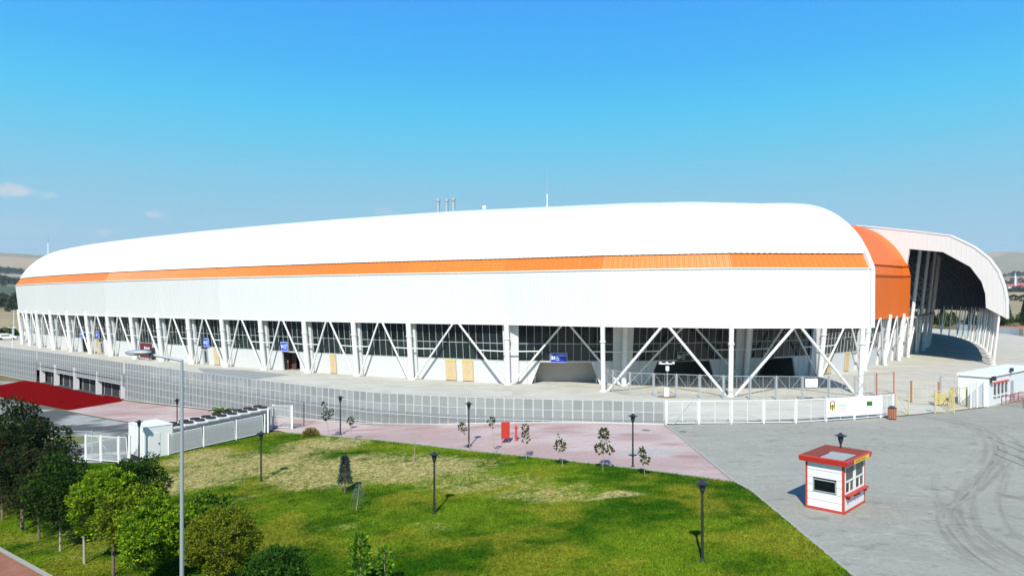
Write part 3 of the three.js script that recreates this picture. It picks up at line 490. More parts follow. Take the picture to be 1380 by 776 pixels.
function sign(name, label, i, t, h, w, ht, m, group) { const { p, turn } = onBay(i, t, h, 0.12), o = leaned(thing(name, label, 'sign', p, turn, group)); part(o, 'board', box(w, ht, 0.08), M.galv); part(o, 'face', new THREE.PlaneGeometry(w - 0.04, ht - 0.04).translate(0, 0, 0.046), m); for (const x of [-0.3, 0.3]) part(o, 'bracket', box(0.06, 0.06, 0.14, x * w, 0, -0.1), M.galv); }
const blue = '#1f35a8', green = '#0d1f1c';
const lines = (code) => [[code, 12, 66, 66], ['KUZEY TRİBÜN ALT', 108, 34, 22], ['GİRİŞ', 108, 64, 22], ['BLOK', 108, 94, 22]];
sign('gate_sign', 'blue sign reading B4 over the sunlit sloping passage', JOIN, 0.44, 3.35, 2.1, 1.25, texted(320, 128, blue, '#f2f6ff', lines('B4'), { border: 3 }));
sign('gate_sign', 'dark green sign reading G1 over the wide black passage', JOIN + 1, 0.5, 3.35, 2.1, 1.25, texted(320, 128, green, '#e6efe9', lines('G1'), { border: 2 }));
sign('gate_sign', 'dark green sign half hidden behind a strut over the passage next to the cream doors', JOIN + 2, 0.33, 3.35, 2.1, 1.25, texted(320, 128, green, '#dfe9e4', lines('G2'), { border: 2 }));
const smallSign = (k) => texted(200, 150, '#2450c8', '#f4f7ff', [[k, 14, 74, 60], ['TRİBÜN', 96, 52, 24], ['GİRİŞ', 96, 80, 24], ['BLOK', 96, 108, 24]], { border: 5 });
sign('gate_sign', 'small blue sign over the open doorway with dark red leaves', JOIN - 4, 0.42, 3.6, 1.5, 1.45, smallSign('B3'));
sign('gate_sign', 'small blue sign above the white door with dark lettered panel', JOIN - 6, 0.36, 3.6, 1.5, 1.45, smallSign('B2'));
sign('gate_sign', 'small blue sign above a grey door beside the first cream door past the brown billboard', JOIN - 10, 0.24, 3.75, 1.5, 1.5, smallSign('B1'));
sign('gate_sign', 'small blue sign above the far black doorway', 6, 0.45, 3.75, 1.6, 1.5, smallSign('A6'));
for (const [i, t, l] of [[JOIN - 6, 0.28, 'white door with a dark lettered panel under a blue sign'], [JOIN - 10, 0.36, 'narrow grey door beside a cream door at the far end of the facade']]) {
  const { p, turn } = onBay(i, t, 0, 0.05), o = leaned(thing('entrance_door', l, 'door', p, turn));
  part(o, 'leaf', box(1.3, 2.6, 0.08, 0, 1.35, 0.07), M.paintGrey); part(o, 'panel', box(0.45, 1.9, 0.03, 0.25, 1.3, 0.13), texted(32, 128, '#20262c', '#d8dde0', [['▮', 6, 30, 22], ['▮', 6, 64, 22], ['▮', 6, 98, 22]])); part(o, 'door_head', box(1.35, 0.25, 0.2, 0, 2.75, 0.1), M.dark); part(o, 'handle', box(0.05, 0.3, 0.06, -0.45, 1.2, 0.13), M.mullion);
}
{ // brown billboard standing by the columns
  const { p, turn } = onBay(JOIN - 8, 0.42, 0, 1.0), o = thing('billboard', 'dark maroon billboard with white lettering standing against the facade', 'billboard', p, turn);
  part(o, 'board', box(3.9, 2.7, 0.12, 0, 1.55, 0), mat(0.1, 0.018, 0.03)); part(o, 'face', new THREE.PlaneGeometry(3.8, 1.5).translate(0, 2.1, 0.065), texted(256, 100, '#5a1526', '#efe6e6', [['Burası', 90, 50, 44]]));
  for (const x of [-1.7, 1.7]) part(o, 'foot', box(0.12, 0.4, 0.7, x, 0.1, 0), M.darkSteel); part(o, 'sill', box(3.9, 0.1, 0.3, 0, 0.22, 0.1), M.white);
}
// red door leaves in the open doorway
{ const { p, turn } = onBay(JOIN - 4, 0.30, 0, -0.9), o = thing('door_leaf', 'dark red steel door leaves standing open in the black doorway', 'door', p, turn); part(o, 'leaf', box(0.9, 2.5, 0.06, 0, 1.25, 0), mat(0.12, 0.03, 0.02)); part(o, 'leaf', box(0.9, 2.5, 0.06, 1.0, 1.25, -0.6), mat(0.09, 0.035, 0.03)); part(o, 'handle', box(0.05, 0.3, 0.08, 0.35, 1.2, 0.06), M.mullion); }

// ------------------------------------------------------------------ perforated screen along the foot of the concourse
function walk(line, step) { // points every `step` metres along a polyline
  const pts = []; let left = 0;
  for (let i = 0; i + 1 < line.length; i++) { const [x0, d0] = line[i], [x1, d1] = line[i + 1], L = Math.hypot(x1 - x0, d1 - d0); let s = left; for (; s < L; s += step) pts.push([mix(x0, x1, s / L), mix(d0, d1, s / L)]); left = s - L; }
  return pts;
}
const screenLine = [[12.9, 59.7], [0.65, 61.55], [-6, 63.0], [-13.15, 65.8], [-20.3, 70.55], [-28.1, 76.5], [-40.1, 86.1], [-53.6, 97.0]];
const entranceLine = [[-53.6, 97.0], [-72.7, 112.9], [-80.5, 119.1]], tailLine = [[-80.5, 119.1], [-94.5, 130], [-112, 141], [-128, 151]];
const panelB = M.panel.clone(); panelB.opacity = 0.88; panelB.color.setRGB(0.2, 0.215, 0.22);
const panelC = M.panel.clone(); panelC.opacity = 0.7;
function screenRun(name, label, line, bottomAt, individual) {
  const o = thing(name, label, 'screen fence'), pts = walk(line, 0.86), TOP = 2.0, ROW = 0.93, rest = [], restPosts = [];
  let count = 0; const rails = {};
  for (let k = 0; k < pts.length; k++) {
    const [x, d] = pts[k], bot = bottomAt(x, d);
    const post = beam(V(x, d, bot), V(x, d, TOP), 0.042, 0.042);
    if (k < individual) part(o, 'post', post, M.screenBar); else restPosts.push(post);
    if (k + 1 === pts.length) break;
    const [x2, d2] = pts[k + 1], bot2 = Math.max(bot, bottomAt(x2, d2)) + 0.12;
    for (let r = 0; ; r++) {
      const t = TOP - 0.06 - r * ROW, b = Math.max(t - ROW + 0.06, bot2);
      (rails[r] ??= []).push(beam(V(x, d, t + 0.03), V(x2, d2, t + 0.03), 0.045, 0.05));
      if (t - b < 0.12) break;
      const tilt = rr(-0.012, 0.012), a = 0.06 / 0.86, q0 = [mix(x, x2, a), mix(d, d2, a)], q1 = [mix(x, x2, 1 - a), mix(d, d2, 1 - a)];
      const pan = quadGeo([V(q0[0], q0[1] + tilt, b), V(q1[0], q1[1] + tilt, b), V(q1[0], q1[1] - tilt, t), V(q0[0], q0[1] - tilt, t)]);
      if (k < individual && count < 296) { part(o, 'panel', pan, rnd() < 0.3 ? panelB : rnd() < 0.4 ? panelC : M.panel); count++; } else rest.push(pan);
      if (b <= bot2 + 0.001) break;
    }
    (rails.foot ??= []).push(beam(V(x, d, bot + 0.06), V(x2, d2, bottomAt(x2, d2) + 0.06), 0.08, 0.1));
  }
  if (rest.length) part(o, 'panel', merge(rest), panelB, { kind: 'stuff' });
  if (restPosts.length) part(o, 'post', merge(restPosts), M.screenBar, { kind: 'stuff' });
  for (const r of Object.values(rails)) part(o, 'rail', merge(r), M.screenBar);
}
screenRun('perforated_screen', 'long white framed screen of perforated grey panels along the pink pavement', screenLine, (x, d) => land(x, d), 110);
screenRun('perforated_screen', 'grey panel screen hanging above the lower entrance by the red forecourt', entranceLine, () => -1.15, 0);
screenRun('perforated_screen', 'grey panel screen running on beyond the red forecourt', tailLine, (x, d) => land(x, d), 0);
{ // lower entrance under the hanging screen
  const o = thing('lower_entrance', 'glazed lower entrance with pale pillars behind the red forecourt', 'entrance');
  const at = (t, inset) => { const x = mix(-53.6, -80.5, t), d = mix(97, 119.1, t); return [x + 0.635 * 0 + 0.64 * inset * 0.9, d + 0.77 * inset]; };
  for (const t of [0.02, 0.27, 0.52, 0.76, 0.95]) { const [x, d] = at(t, 0.4), p = part(o, 'pillar', box(0.7, 3.4, 0.8).rotateY(0.69).translate(x, -1.6, -d), M.wall); }
  const edges = [0.02, 0.27, 0.52, 0.76, 0.95];
  for (let k = 0; k < 4; k++) for (let j = 0; j < 3; j++) { const a = at(mix(edges[k], edges[k + 1], j / 3), 1.0), b = at(mix(edges[k], edges[k + 1], (j + 0.97) / 3), 1.0); part(o, 'pane', quadGeo([V(...a, -3.2), V(...b, -3.2), V(...b, -0.4), V(...a, -0.4)]), M.dark); }
  for (let k = 0; k <= 12; k++) { const a = at(mix(0.02, 0.95, k / 12), 0.96); part(o, 'glazing_bar', beam(V(...a, -3.3), V(...a, -0.4), 0.07, 0.07), M.mullion); }
  const A = at(0, -0.1), B = at(1, -0.1), C = at(1, 5), D = at(0, 5);
  part(o, 'ceiling', quadGeo([V(...A, -0.35), V(...B, -0.35), V(...C, -0.35), V(...D, -0.35)]), M.paintGrey);
  part(o, 'floor_slab', quadGeo([V(...A, -3.2), V(...B, -3.2), V(...C, -3.2), V(...D, -3.2)]), M.darkSteel);
}
// ------------------------------------------------------------------ mesh fences and gates
const meshPanelCache = {};
function meshPanel(w, h, opt = {}) { // frame + stretched wires; base at y = 0, x from 0 to w
  const key = JSON.stringify([w, h, opt]); if (meshPanelCache[key]) return meshPanelCache[key];
  const f = [box(w, 0.05, 0.04, w / 2, h - 0.03, 0), box(w, 0.05, 0.04, w / 2, 0.1, 0), box(0.05, h - 0.1, 0.04, 0.03, h / 2 + 0.05, 0), box(0.05, h - 0.1, 0.04, w - 0.03, h / 2 + 0.05, 0)];
  if (opt.mid) f.push(box(0.035, h - 0.14, 0.035, w / 2, h / 2 + 0.04, 0));
  if (opt.vee) { const c = new THREE.Vector3(w / 2, h * 0.35, 0); for (const x of [0.06, w - 0.06]) f.push(bar(new THREE.Vector3(x, h - 0.06, 0), c, 0.02, 0.02, 6)); for (const x of [w / 2 - 0.3, w / 2 + 0.3]) f.push(bar(new THREE.Vector3(x, 0.45, 0), c, 0.018, 0.018, 6)); f.push(bar(c, new THREE.Vector3(w / 2, h - 0.05, 0), 0.018, 0.018, 6)); }
  if (opt.diag) f.push(bar(new THREE.Vector3(0.05, h - 0.06, 0), new THREE.Vector3(w - 0.05, 0.12, 0), 0.022, 0.022, 6));
  const wires = []; const gap = opt.gap ?? 0.1, t = opt.t ?? 0.012;
  for (let y = 0.16; y < h - 0.06; y += gap) wires.push(box(w - 0.06, t, t, w / 2, y, 0));
  if (!opt.lines) for (let x = 0.12; x < w - 0.06; x += gap * 2) wires.push(box(t * 0.8, h - 0.16, t * 0.8, x, h / 2 + 0.04, t));
  return (meshPanelCache[key] = { frame: merge(f), wires: merge(wires) });
}
function meshFence(name, label, category, pts, h, opt, m, group, hAt = land) {
  const [x0, d0] = pts[0], o = thing(name, label, category, V(x0, d0, hAt(x0, d0)), 0, group);
  const base = o.position;
  for (let i = 0; i < pts.length; i++) {
    const [x, d] = pts[i], y = hAt(x, d), loc = V(x, d, y).sub(base), pr = opt.post ?? 0.05;
    part(o, 'post', box(pr * 2, h + 0.08, pr * 2, 0, (h + 0.08) / 2, 0), opt.postMat ?? m, { pos: loc });
    if (i + 1 === pts.length) break;
    const [x2, d2] = pts[i + 1], L = Math.hypot(x2 - x, d2 - d), w = Math.round((L - 0.16) * 20) / 20, g = meshPanel(w, h, opt), turn = Math.atan2(d2 - d, x2 - x);
    const at = V(x + (x2 - x) / L * 0.08, d + (d2 - d) / L * 0.08, y + 0.02).sub(base), tilt = Math.atan2(hAt(x2, d2) - y, L);
    const p = part(o, 'panel_frame', g.frame, m, { pos: at, turn }); p.rotation.order = 'YXZ'; p.rotation.z = tilt;
    part(p, 'wire_mesh', g.wires, opt.wireMat ?? M.wire);
  }
  return o;
}
const evenly = (a, b, n) => Array.from({ length: n + 1 }, (_, k) => [mix(a[0], b[0], k / n), mix(a[1], b[1], k / n)]);
meshFence('gate_fence', 'row of white mesh gate panels closing the road beside the banner', 'fence', [...evenly([13.1, 59.9], [24.4, 60.5], 4), [27.4, 61.4], [30.3, 62.3], [33.2, 63.4], [34.6, 63.9]], 2.0, { mid: true, gap: 0.07, t: 0.011, post: 0.06, lines: 1 }, M.paint);
part(scene.getObjectByName('gate_fence'), 'gate_stop', bar(new THREE.Vector3(0.5, 0.05, 0.4), new THREE.Vector3(3.0, 2.4, -1.2), 0.03), M.galv);
{ // banner on the last two panels
  const m = texted(1024, 340, '#f3f4f3', '#b9c4cc', [['SPOR', 400, 60, 26], ['STADYUMU', 400, 100, 26], ['TRİBÜN GİRİŞİ', 400, 140, 22], ['MALATYA', 400, 180, 26], ['2019', 400, 220, 22]]);
  const c = m.map.image.getContext('2d');
  c.fillStyle = '#d9d3ea'; c.fillRect(200, 20, 180, 95); c.fillStyle = '#aaf0b4'; c.fillRect(200, 120, 180, 46); c.fillStyle = '#efc4cc'; c.fillRect(200, 172, 180, 110);
  c.fillStyle = '#1b1b12'; c.beginPath(); c.arc(102, 90, 46, 0, 7); c.fill(); c.fillStyle = '#f4f2e0'; c.beginPath(); c.arc(102, 92, 30, 0, 7); c.fill();
  c.save(); c.beginPath(); c.moveTo(48, 110); c.lineTo(156, 110); c.lineTo(150, 190); c.lineTo(102, 232); c.lineTo(54, 190); c.closePath(); c.clip(); for (let k = 0; k < 7; k++) { c.fillStyle = k % 2 ? '#1b1b12' : '#e8d21a'; c.fillRect(48 + k * 15.6, 100, 15.6, 140); } c.restore();
  c.fillStyle = '#1b1b12'; c.fillRect(60, 138, 84, 12); c.fillStyle = '#3d7a2c'; c.fillRect(730, 90, 110, 92); c.fillStyle = '#2b5a20'; c.fillRect(750, 110, 30, 60); c.fillRect(795, 120, 26, 50);
  const a = V(27.35, 61.25, 0), b = V(33.3, 63.3, 0), L = a.distanceTo(b), o = thing('banner', 'long white banner with a yellow and black crest on the gate fence', 'banner', a, Math.atan2(a.z - b.z, b.x - a.x));
  part(o, 'sheet', box(L, 1.65, 0.03, L / 2, 1.2, 0.0), M.paint); part(o, 'print', new THREE.PlaneGeometry(L - 0.06, 1.6).translate(L / 2, 1.2, 0.02), m); for (const x of [0.1, L - 0.1]) part(o, 'lacing', bar(new THREE.Vector3(x, 0.3, -0.05), new THREE.Vector3(x, 2.0, -0.05), 0.03), M.paint);
}
const flat0 = () => 0;
meshFence('concourse_fence', 'grey mesh fence with crossed braces standing between the outer columns', 'fence', [[10.9, 84.5], [11.6, 81], [13.1, 78.4], ...evenly([15.6, 77.6], [22.6, 75.2], 3), ...evenly([25.3, 74.8], [36.2, 74.2], 4), [40.2, 78]], 2.5, { vee: true, gap: 0.2, t: 0.006 }, M.paintGrey, undefined, flat0);
{ const o = thing('fence_notice', 'small white notice hung on the concourse fence', 'notice', V(31.6, 74.25, 1.85), 0); part(o, 'plate', box(1.3, 0.9, 0.03), M.white); part(o, 'print', new THREE.PlaneGeometry(1.2, 0.8).translate(0, 0, 0.02), texted(128, 86, '#eef1f8', '#93a3cf', [['GİRİŞ', 24, 32, 24], ['YASAK', 22, 60, 24]])); part(o, 'tie', box(0.04, 1.0, 0.02, 0.4, 0, -0.03), M.galv); }
{ // camera mast in a white footing on the concourse
  const o = thing('camera_mast', 'white mast with a cross bar and cameras in the fenced concourse', 'camera mast', V(16.9, 77.1, 0));
  part(o, 'footing', new RoundedBoxGeometry(0.55, 1.0, 0.5, 2, 0.05).translate(0, 0.5, 0), M.white); part(o, 'pole', bar(new THREE.Vector3(0.12, 0, -0.1), new THREE.Vector3(0.16, 3.6, -0.1), 0.06), M.galv); part(o, 'cross_bar', box(1.7, 0.12, 0.12, 0.05, 3.6, -0.1), M.white);
  for (const x of [-0.7, 0, 0.7]) part(o, 'camera', box(0.2, 0.18, 0.45, x + 0.05, 3.72, 0.05), M.white); part(o, 'lamp_head', box(0.35, 0.5, 0.25, 0.1, 3.1, 0.05), M.white); part(o, 'soil', new THREE.CylinderGeometry(0.9, 1.1, 0.08, 14).translate(0, 0.02, 0.1), mat(0.2, 0.13, 0.09, { roughness: 1 }));
}
{ const o = thing('pipe_heap', 'small dark heap of fittings lying by the last outer column', 'heap', V(33.9, 73.0, 0)); for (let k = 0; k < 7; k++) part(o, 'fitting', new RoundedBoxGeometry(rr(0.2, 0.5), rr(0.15, 0.35), rr(0.2, 0.4), 2, 0.04).rotateY(rr(0, 3)).translate(rr(-0.5, 0.5), 0.12 + (k > 4 ? 0.2 : 0), rr(-0.2, 0.2)), M.dark); }
// open yellow gates by the gatehouse
const yg = { diag: true, gap: 0.2, t: 0.008, mid: false, post: 0.035, wireMat: mat(0.72, 0.62, 0.4) };
meshFence('yellow_gate', 'pale yellow mesh gate leaf swung open behind the litter bin', 'gate', [[34.9, 64.0], [36.6, 64.9]], 2.1, yg, M.yellowGate);
meshFence('yellow_gate', 'pale yellow gate leaf with a white post standing free in the entrance', 'gate', [[39.6, 65.9], [41.6, 66.2]], 2.1, yg, M.yellowGate);
meshFence('yellow_gate', 'rust red post with a faded mesh leaf deep in the entrance', 'gate', [[41.2, 72.6], [43.2, 71.3]], 2.2, { ...yg, post: 0.07, postMat: M.rust }, M.yellowGate);
meshFence('yellow_gate', 'grey mesh fence leaf behind the yellow gates', 'gate', [[45.9, 75.4], [48.3, 74.5], [49.6, 73.5]], 2.4, { vee: true, gap: 0.14, t: 0.008 }, M.paintGrey);
meshFence('yellow_gate', 'grey barred gate between the yellow leaves and the white gatehouse', 'gate', [[44.9, 68.9], [45.8, 69.3], [46.8, 69.7]], 2.5, { gap: 0.1, t: 0.016, mid: true }, M.paint);
meshFence('yellow_gate', 'bright yellow barred gate with a crate leaning on it', 'gate', [[42.2, 67.9], [43.4, 69.4], [45.2, 69.9]], 1.9, { ...yg, mid: true }, M.yellow);
{ const o = thing('yellow_crate', 'yellow slatted crate leaning against the open gate', 'crate', V(42.9, 70.3, 0)); for (let k = 0; k < 5; k++) part(o, 'slat', box(1.3, 0.16, 0.05, 0, 0.25 + k * 0.23, 0).rotateX(-0.2), M.yellow); for (const x of [-0.55, 0.55]) part(o, 'batten', box(0.08, 1.3, 0.06, x, 0.68, -0.06).rotateX(-0.2), M.yellow); part(o, 'brace', box(0.08, 1.5, 0.05, 0, 0.68, 0.06).rotateZ(-0.9).rotateX(0), M.yellowGate); }
meshFence('boundary_post_fence', 'rust coloured corner post and wire run beside the fenced concourse', 'fence', [[40.5, 78.2], [43.2, 79.6]], 2.4, { gap: 0.3, t: 0.008, postMat: M.rust }, M.rust, undefined, flat0);
{ // litter bin
  const o = thing('litter_bin', 'brown slatted litter bin at the end of the banner fence', 'litter bin', V(33.7, 62.4, 0));
  part(o, 'liner', new THREE.CylinderGeometry(0.3, 0.27, 0.95, 18).translate(0, 0.55, 0), M.dark);
  for (let k = 0; k < 14; k++) { const a = k / 14 * Math.PI * 2; part(o, 'slat', box(0.11, 0.9, 0.03, 0, 0, 0.34).rotateY(a).translate(0, 0.55, 0), M.rust); }
  part(o, 'rim', new THREE.TorusGeometry(0.36, 0.025, 6, 20).rotateX(Math.PI / 2).translate(0, 1.02, 0), M.darkSteel); part(o, 'hood', lathe([[0.28, 1.12], [0.22, 1.2], [0.0, 1.24]]), M.darkSteel); for (const x of [-0.3, 0.3]) part(o, 'leg', box(0.05, 0.2, 0.05, x, 0.08, 0), M.darkSteel);
}
// ------------------------------------------------------------------ gatehouse with ticket windows and queue rails
{
  const turn = Math.atan2(6.8, 8.3), o = thing('gatehouse', 'low white gatehouse with red hooded ticket windows', 'building', V(47.1, 69.5, 0), turn);
  const L = 15, D = 2.7, H = 2.95;
  part(o, 'wall', box(L, H, D, L / 2, H / 2, -D / 2), M.white);
  part(o, 'roof', merge([box(L + 0.3, 0.12, D + 0.3, L / 2, H + 0.06, -D / 2), box(L + 0.1, 0.14, D + 0.1, L / 2, H + 0.18, -D / 2)]), M.white);
  for (let k = 0; k < 4; k++) {
    const x = 1.6 + k * 1.13, f = part(o, 'window', box(0.72, 1.15, 0.06, x, 1.62, 0.03), M.paintGrey);
    part(f, 'pane', box(0.28, 0.95, 0.03, x - 0.16, 1.62, 0.065), M.glass); part(f, 'pane', box(0.24, 0.95, 0.03, x + 0.16, 1.62, 0.065), mat(0.3, 0.32, 0.34, { roughness: 0.2 })); part(f, 'sill', box(0.8, 0.06, 0.2, x, 1.0, 0.1), M.white); part(f, 'hood', box(0.74, 0.14, 0.24, x, 2.3, 0.12), M.redPink);
  }
  const dr = part(o, 'door', box(0.9, 2.1, 0.06, 6.9, 1.1, 0.03), M.paintGrey); part(dr, 'handle', box(0.04, 0.2, 0.06, 6.6, 1.1, 0.08), M.mullion);
  part(o, 'floodlight', merge([box(0.55, 0.4, 0.25, 0.3, H - 0.1, 0.35), box(0.08, 0.5, 0.1, 0.1, H - 0.3, 0.15)]), M.dark); part(o, 'floodlight', box(0.5, 0.35, 0.25, 6.0, H + 0.4, 0.25), M.dark);
  part(o, 'plinth', box(L, 0.12, 0.5, L / 2, 0.06, 0.25), M.kerb);
  for (let k = 0; k < 5; k++) { // red queue rails
    const r = new THREE.Vector3(2.0 + k * 1.3, 0, 0.5).applyAxisAngle(UPV, turn).add(o.position), q = thing('queue_rail', 'red tubular queue rail in front of the ticket windows', 'railing', r, turn, 'red queue rails');
    part(q, 'hoop', new THREE.TubeGeometry(new THREE.CatmullRomCurve3([[0, 0, 0], [0, 0.85, 0], [0, 0.98, 0.12], [0, 1.0, 0.9], [0, 0.98, 1.7], [0, 0.85, 1.8], [0, 0, 1.8]].map((p) => new THREE.Vector3(...p)), false, 'catmullrom', 0.1), 40, 0.035, 8), mat(0.22, 0.02, 0.03)); part(q, 'cross_rail', bar(new THREE.Vector3(0, 0.5, 0), new THREE.Vector3(0, 0.5, 1.8), 0.025), mat(0.22, 0.02, 0.03));
  }
}
// flag poles that stand just out of the picture to the right
for (const [x, d] of [[33.23, 48.4], [34.53, 49.85], [36.35, 52.7], [37.24, 52.7]]) {
  const h = 8, o = thing('flag_pole', 'bare tapering flag pole beside the road', 'flag pole', V(x - 0.1735 * h, d - 1.02 * h, 0), 0, 'flag poles by the road');
  part(o, 'pole', new THREE.CylinderGeometry(0.035, 0.06, h, 12).translate(0, h / 2, 0), M.galv); part(o, 'finial', new THREE.SphereGeometry(0.09, 12, 8).translate(0, h, 0), M.galv); part(o, 'base', new THREE.CylinderGeometry(0.14, 0.18, 0.2, 12).translate(0, 0.1, 0), M.kerb);
}
// ------------------------------------------------------------------ security kiosk
{
  const K = V(16.42, 34.82, -0.03), turn = Math.atan2(2.12, 2.09); // local +x runs along the window side, local -z along the narrow side
  const o = thing('kiosk', 'small white kiosk with red trim, tray roof and a yellow name strip', 'kiosk', K, turn), A = 2.98, B = 1.88, H = 2.4;
  part(o, 'floor', box(A, 0.12, B, A / 2, 0.08, -B / 2), M.red);
  for (const [x, z] of [[0.04, -0.04], [A - 0.04, -0.04], [0.04, -B + 0.04], [A - 0.04, -B + 0.04]]) part(o, 'corner_post', box(0.1, H, 0.1, x, H / 2, z), M.redPink);
  part(o, 'base_rail', box(A + 0.02, 0.12, 0.06, A / 2, 0.07, 0.0), M.redPink); part(o, 'base_rail', box(0.06, 0.12, B + 0.02, 0, 0.07, -B / 2), M.redPink);
  part(o, 'backing', merge([box(0.02, 0.8, B - 0.2, 0.055, 0.52, -B / 2), box(0.02, 0.75, B - 0.2, 0.055, 1.98, -B / 2), box(A - 0.2, 2.2, 0.02, A / 2, 1.25, -B + 0.055), box(0.02, 2.2, B - 0.2, A - 0.055, 1.25, -B / 2)]), M.paintGrey);
  for (let k = 0; k < 6; k++) { // horizontal siding on the narrow side, with the slot window in it
    const y0 = 0.14 + k * 0.375, hh = 0.352;
    if (k === 3 || k === 2) { const yb = k === 2 ? y0 : y0, wz = [[-0.3, -0.08], [-B + 0.08, -1.6]]; for (const [z1, z0] of [[-0.08, -0.36], [-1.52, -B + 0.08]]) part(o, 'siding_board', box(0.05, hh, Math.abs(z1 - z0), 0.03, yb + hh / 2, (z1 + z0) / 2), M.white); }
    else part(o, 'siding_board', box(0.05, hh, B - 0.16, 0.03, y0 + hh / 2, -B / 2), M.white);
    part(o, 'siding_board', box(A - 0.16, hh, 0.05, A / 2, y0 + hh / 2, -B + 0.03), M.white); part(o, 'siding_board', box(0.05, hh, B - 0.16, A - 0.03, y0 + hh / 2, -B / 2), M.white);
  }
  const sw = part(o, 'slot_window', merge([box(0.07, 0.04, 1.12, 0.03, 1.53, -0.94), box(0.07, 0.04, 1.12, 0.03, 0.96, -0.94), box(0.07, 0.6, 0.04, 0.03, 1.25, -0.4), box(0.07, 0.6, 0.04, 0.03, 1.25, -1.48)]), M.paintGrey); part(sw, 'pane', box(0.02, 0.58, 1.08, 0.04, 1.25, -0.94), M.glass);
  part(o, 'front_panel', box(A / 2 - 0.1, 0.78, 0.05, A / 4 + 0.03, 0.52, -0.03), M.white); part(o, 'front_panel', box(A / 2 - 0.1, 0.78, 0.05, A * 0.75 - 0.03, 0.52, -0.03), M.white);
  for (const x of [A * 0.27, A * 0.74]) {
    const w = 1.22, win = part(o, 'window', merge([box(w, 0.07, 0.08, x, 2.3, -0.02), box(w, 0.07, 0.08, x, 0.98, -0.02), box(0.07, 1.38, 0.08, x - w / 2, 1.64, -0.02), box(0.07, 1.38, 0.08, x + w / 2, 1.64, -0.02), box(w, 0.06, 0.07, x, 1.56, -0.02), box(0.05, 0.55, 0.07, x, 1.28, -0.02)]), M.white);
    part(win, 'pane', box(w - 0.07, 0.68, 0.02, x, 1.93, -0.04), mat(0.05, 0.055, 0.06, { roughness: 0.08 })); part(win, 'pane', box(w / 2 - 0.06, 0.52, 0.02, x - w / 4, 1.27, -0.04), M.glass); part(win, 'pane', box(w / 2 - 0.06, 0.52, 0.02, x + w / 4, 1.27, -0.04), mat(0.06, 0.065, 0.07, { roughness: 0.08 }));
    const shf = part(o, 'shelf', box(1.36, 0.05, 0.26, x, 0.93, 0.13), M.redPink); for (const q of [-0.5, 0.5]) part(shf, 'bracket', box(0.04, 0.22, 0.2, x + q, 0.8, 0.1), M.redPink);
  }
  // tray roof: fascia, rim, sloping inner faces, grey top
  const ov = 0.28, hx = A / 2 + ov, hz = B / 2 + ov, cx = A / 2, cz = -B / 2, y0 = H + 0.02, y1 = H + 0.27, in1 = 0.09, in2 = 0.6, rect = (ix, y) => [[cx - hx + ix, y, cz + hz - ix], [cx + hx - ix, y, cz + hz - ix], [cx + hx - ix, y, cz - hz + ix], [cx - hx + ix, y, cz - hz + ix]].map((p) => new THREE.Vector3(...p));
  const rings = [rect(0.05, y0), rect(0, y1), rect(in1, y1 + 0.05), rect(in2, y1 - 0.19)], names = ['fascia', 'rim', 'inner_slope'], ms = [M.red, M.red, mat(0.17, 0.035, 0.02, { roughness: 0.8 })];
  for (let r = 0; r < 3; r++) for (let k = 0; k < 4; k++) part(o, names[r], quadGeo([rings[r][k], rings[r][(k + 1) % 4], rings[r + 1][(k + 1) % 4], rings[r + 1][k]]), ms[r]);
  const top = part(o, 'roof_top', box(2 * (hx - in2) , 0.03, 2 * (hz - in2), cx, y1 - 0.18, cz), mat(0.3, 0.31, 0.3, { roughness: 0.9 })); for (let k = 0; k < 9; k++) part(top, 'rib_end', box(0.09, 0.03, 0.07, cx - hx + in2 + 0.12 + k * 0.2, y1 - 0.155, cz - hz + in2 + 0.04), M.dark);
  part(o, 'ceiling', box(A + 0.3, 0.06, B + 0.3, cx, H + 0.03, cz), M.white);
  const strip = part(o, 'name_strip', box(2.2, 0.2, 0.02, cx + 0.2, H + 0.15, cz + hz + 0.005), M.yellow); part(strip, 'lettering', new THREE.PlaneGeometry(2.16, 0.19).translate(cx + 0.2, H + 0.15, cz + hz + 0.018), texted(512, 44, '#e3b51c', '#3a2a10', [['YENİ MALATYASPOR', 26, 23, 36]]));
  part(o, 'lamp_fitting', new THREE.SphereGeometry(0.08, 12, 8).scale(0.6, 0.8, 1.2).translate(-0.06, H - 0.06, -B / 2), M.white);
}
// ------------------------------------------------------------------ garden lamps
function gardenLamp(x, d, label, group, tiltZ = 0) {
  const o = thing('garden_lamp', label, 'garden lamp', V(x, d, land(x, d)), rr(0, 3), group); o.rotation.z = tiltZ;
  part(o, 'base', new THREE.CylinderGeometry(0.09, 0.13, 0.12, 14).translate(0, 0.06, 0), M.lamp); part(o, 'pole', new THREE.CylinderGeometry(0.048, 0.06, 3.0, 14).translate(0, 1.5, 0), M.lamp);
  const head = part(o, 'lantern', lathe([[0.05, 2.86], [0.085, 2.9], [0.085, 2.96], [0.1, 2.98], [0.16, 3.26], [0.0, 3.27]]), M.lamp); part(head, 'ring', new THREE.TorusGeometry(0.12, 0.018, 6, 18).rotateX(Math.PI / 2).translate(0, 3.05, 0), M.lamp);
  part(o, 'hat', lathe([[0.0, 3.46], [0.07, 3.44], [0.12, 3.36], [0.3, 3.31], [0.31, 3.29], [0.0, 3.28]], 20), M.lamp);
}
gardenLamp(-30.15, 56.9, 'dark garden lamp in front of the white plant cabin'); gardenLamp(-32.5, 68.3, 'dark garden lamp half hidden behind the cooling units'); gardenLamp(-17.15, 48.1, 'dark garden lamp at the edge of the bare tan ground');
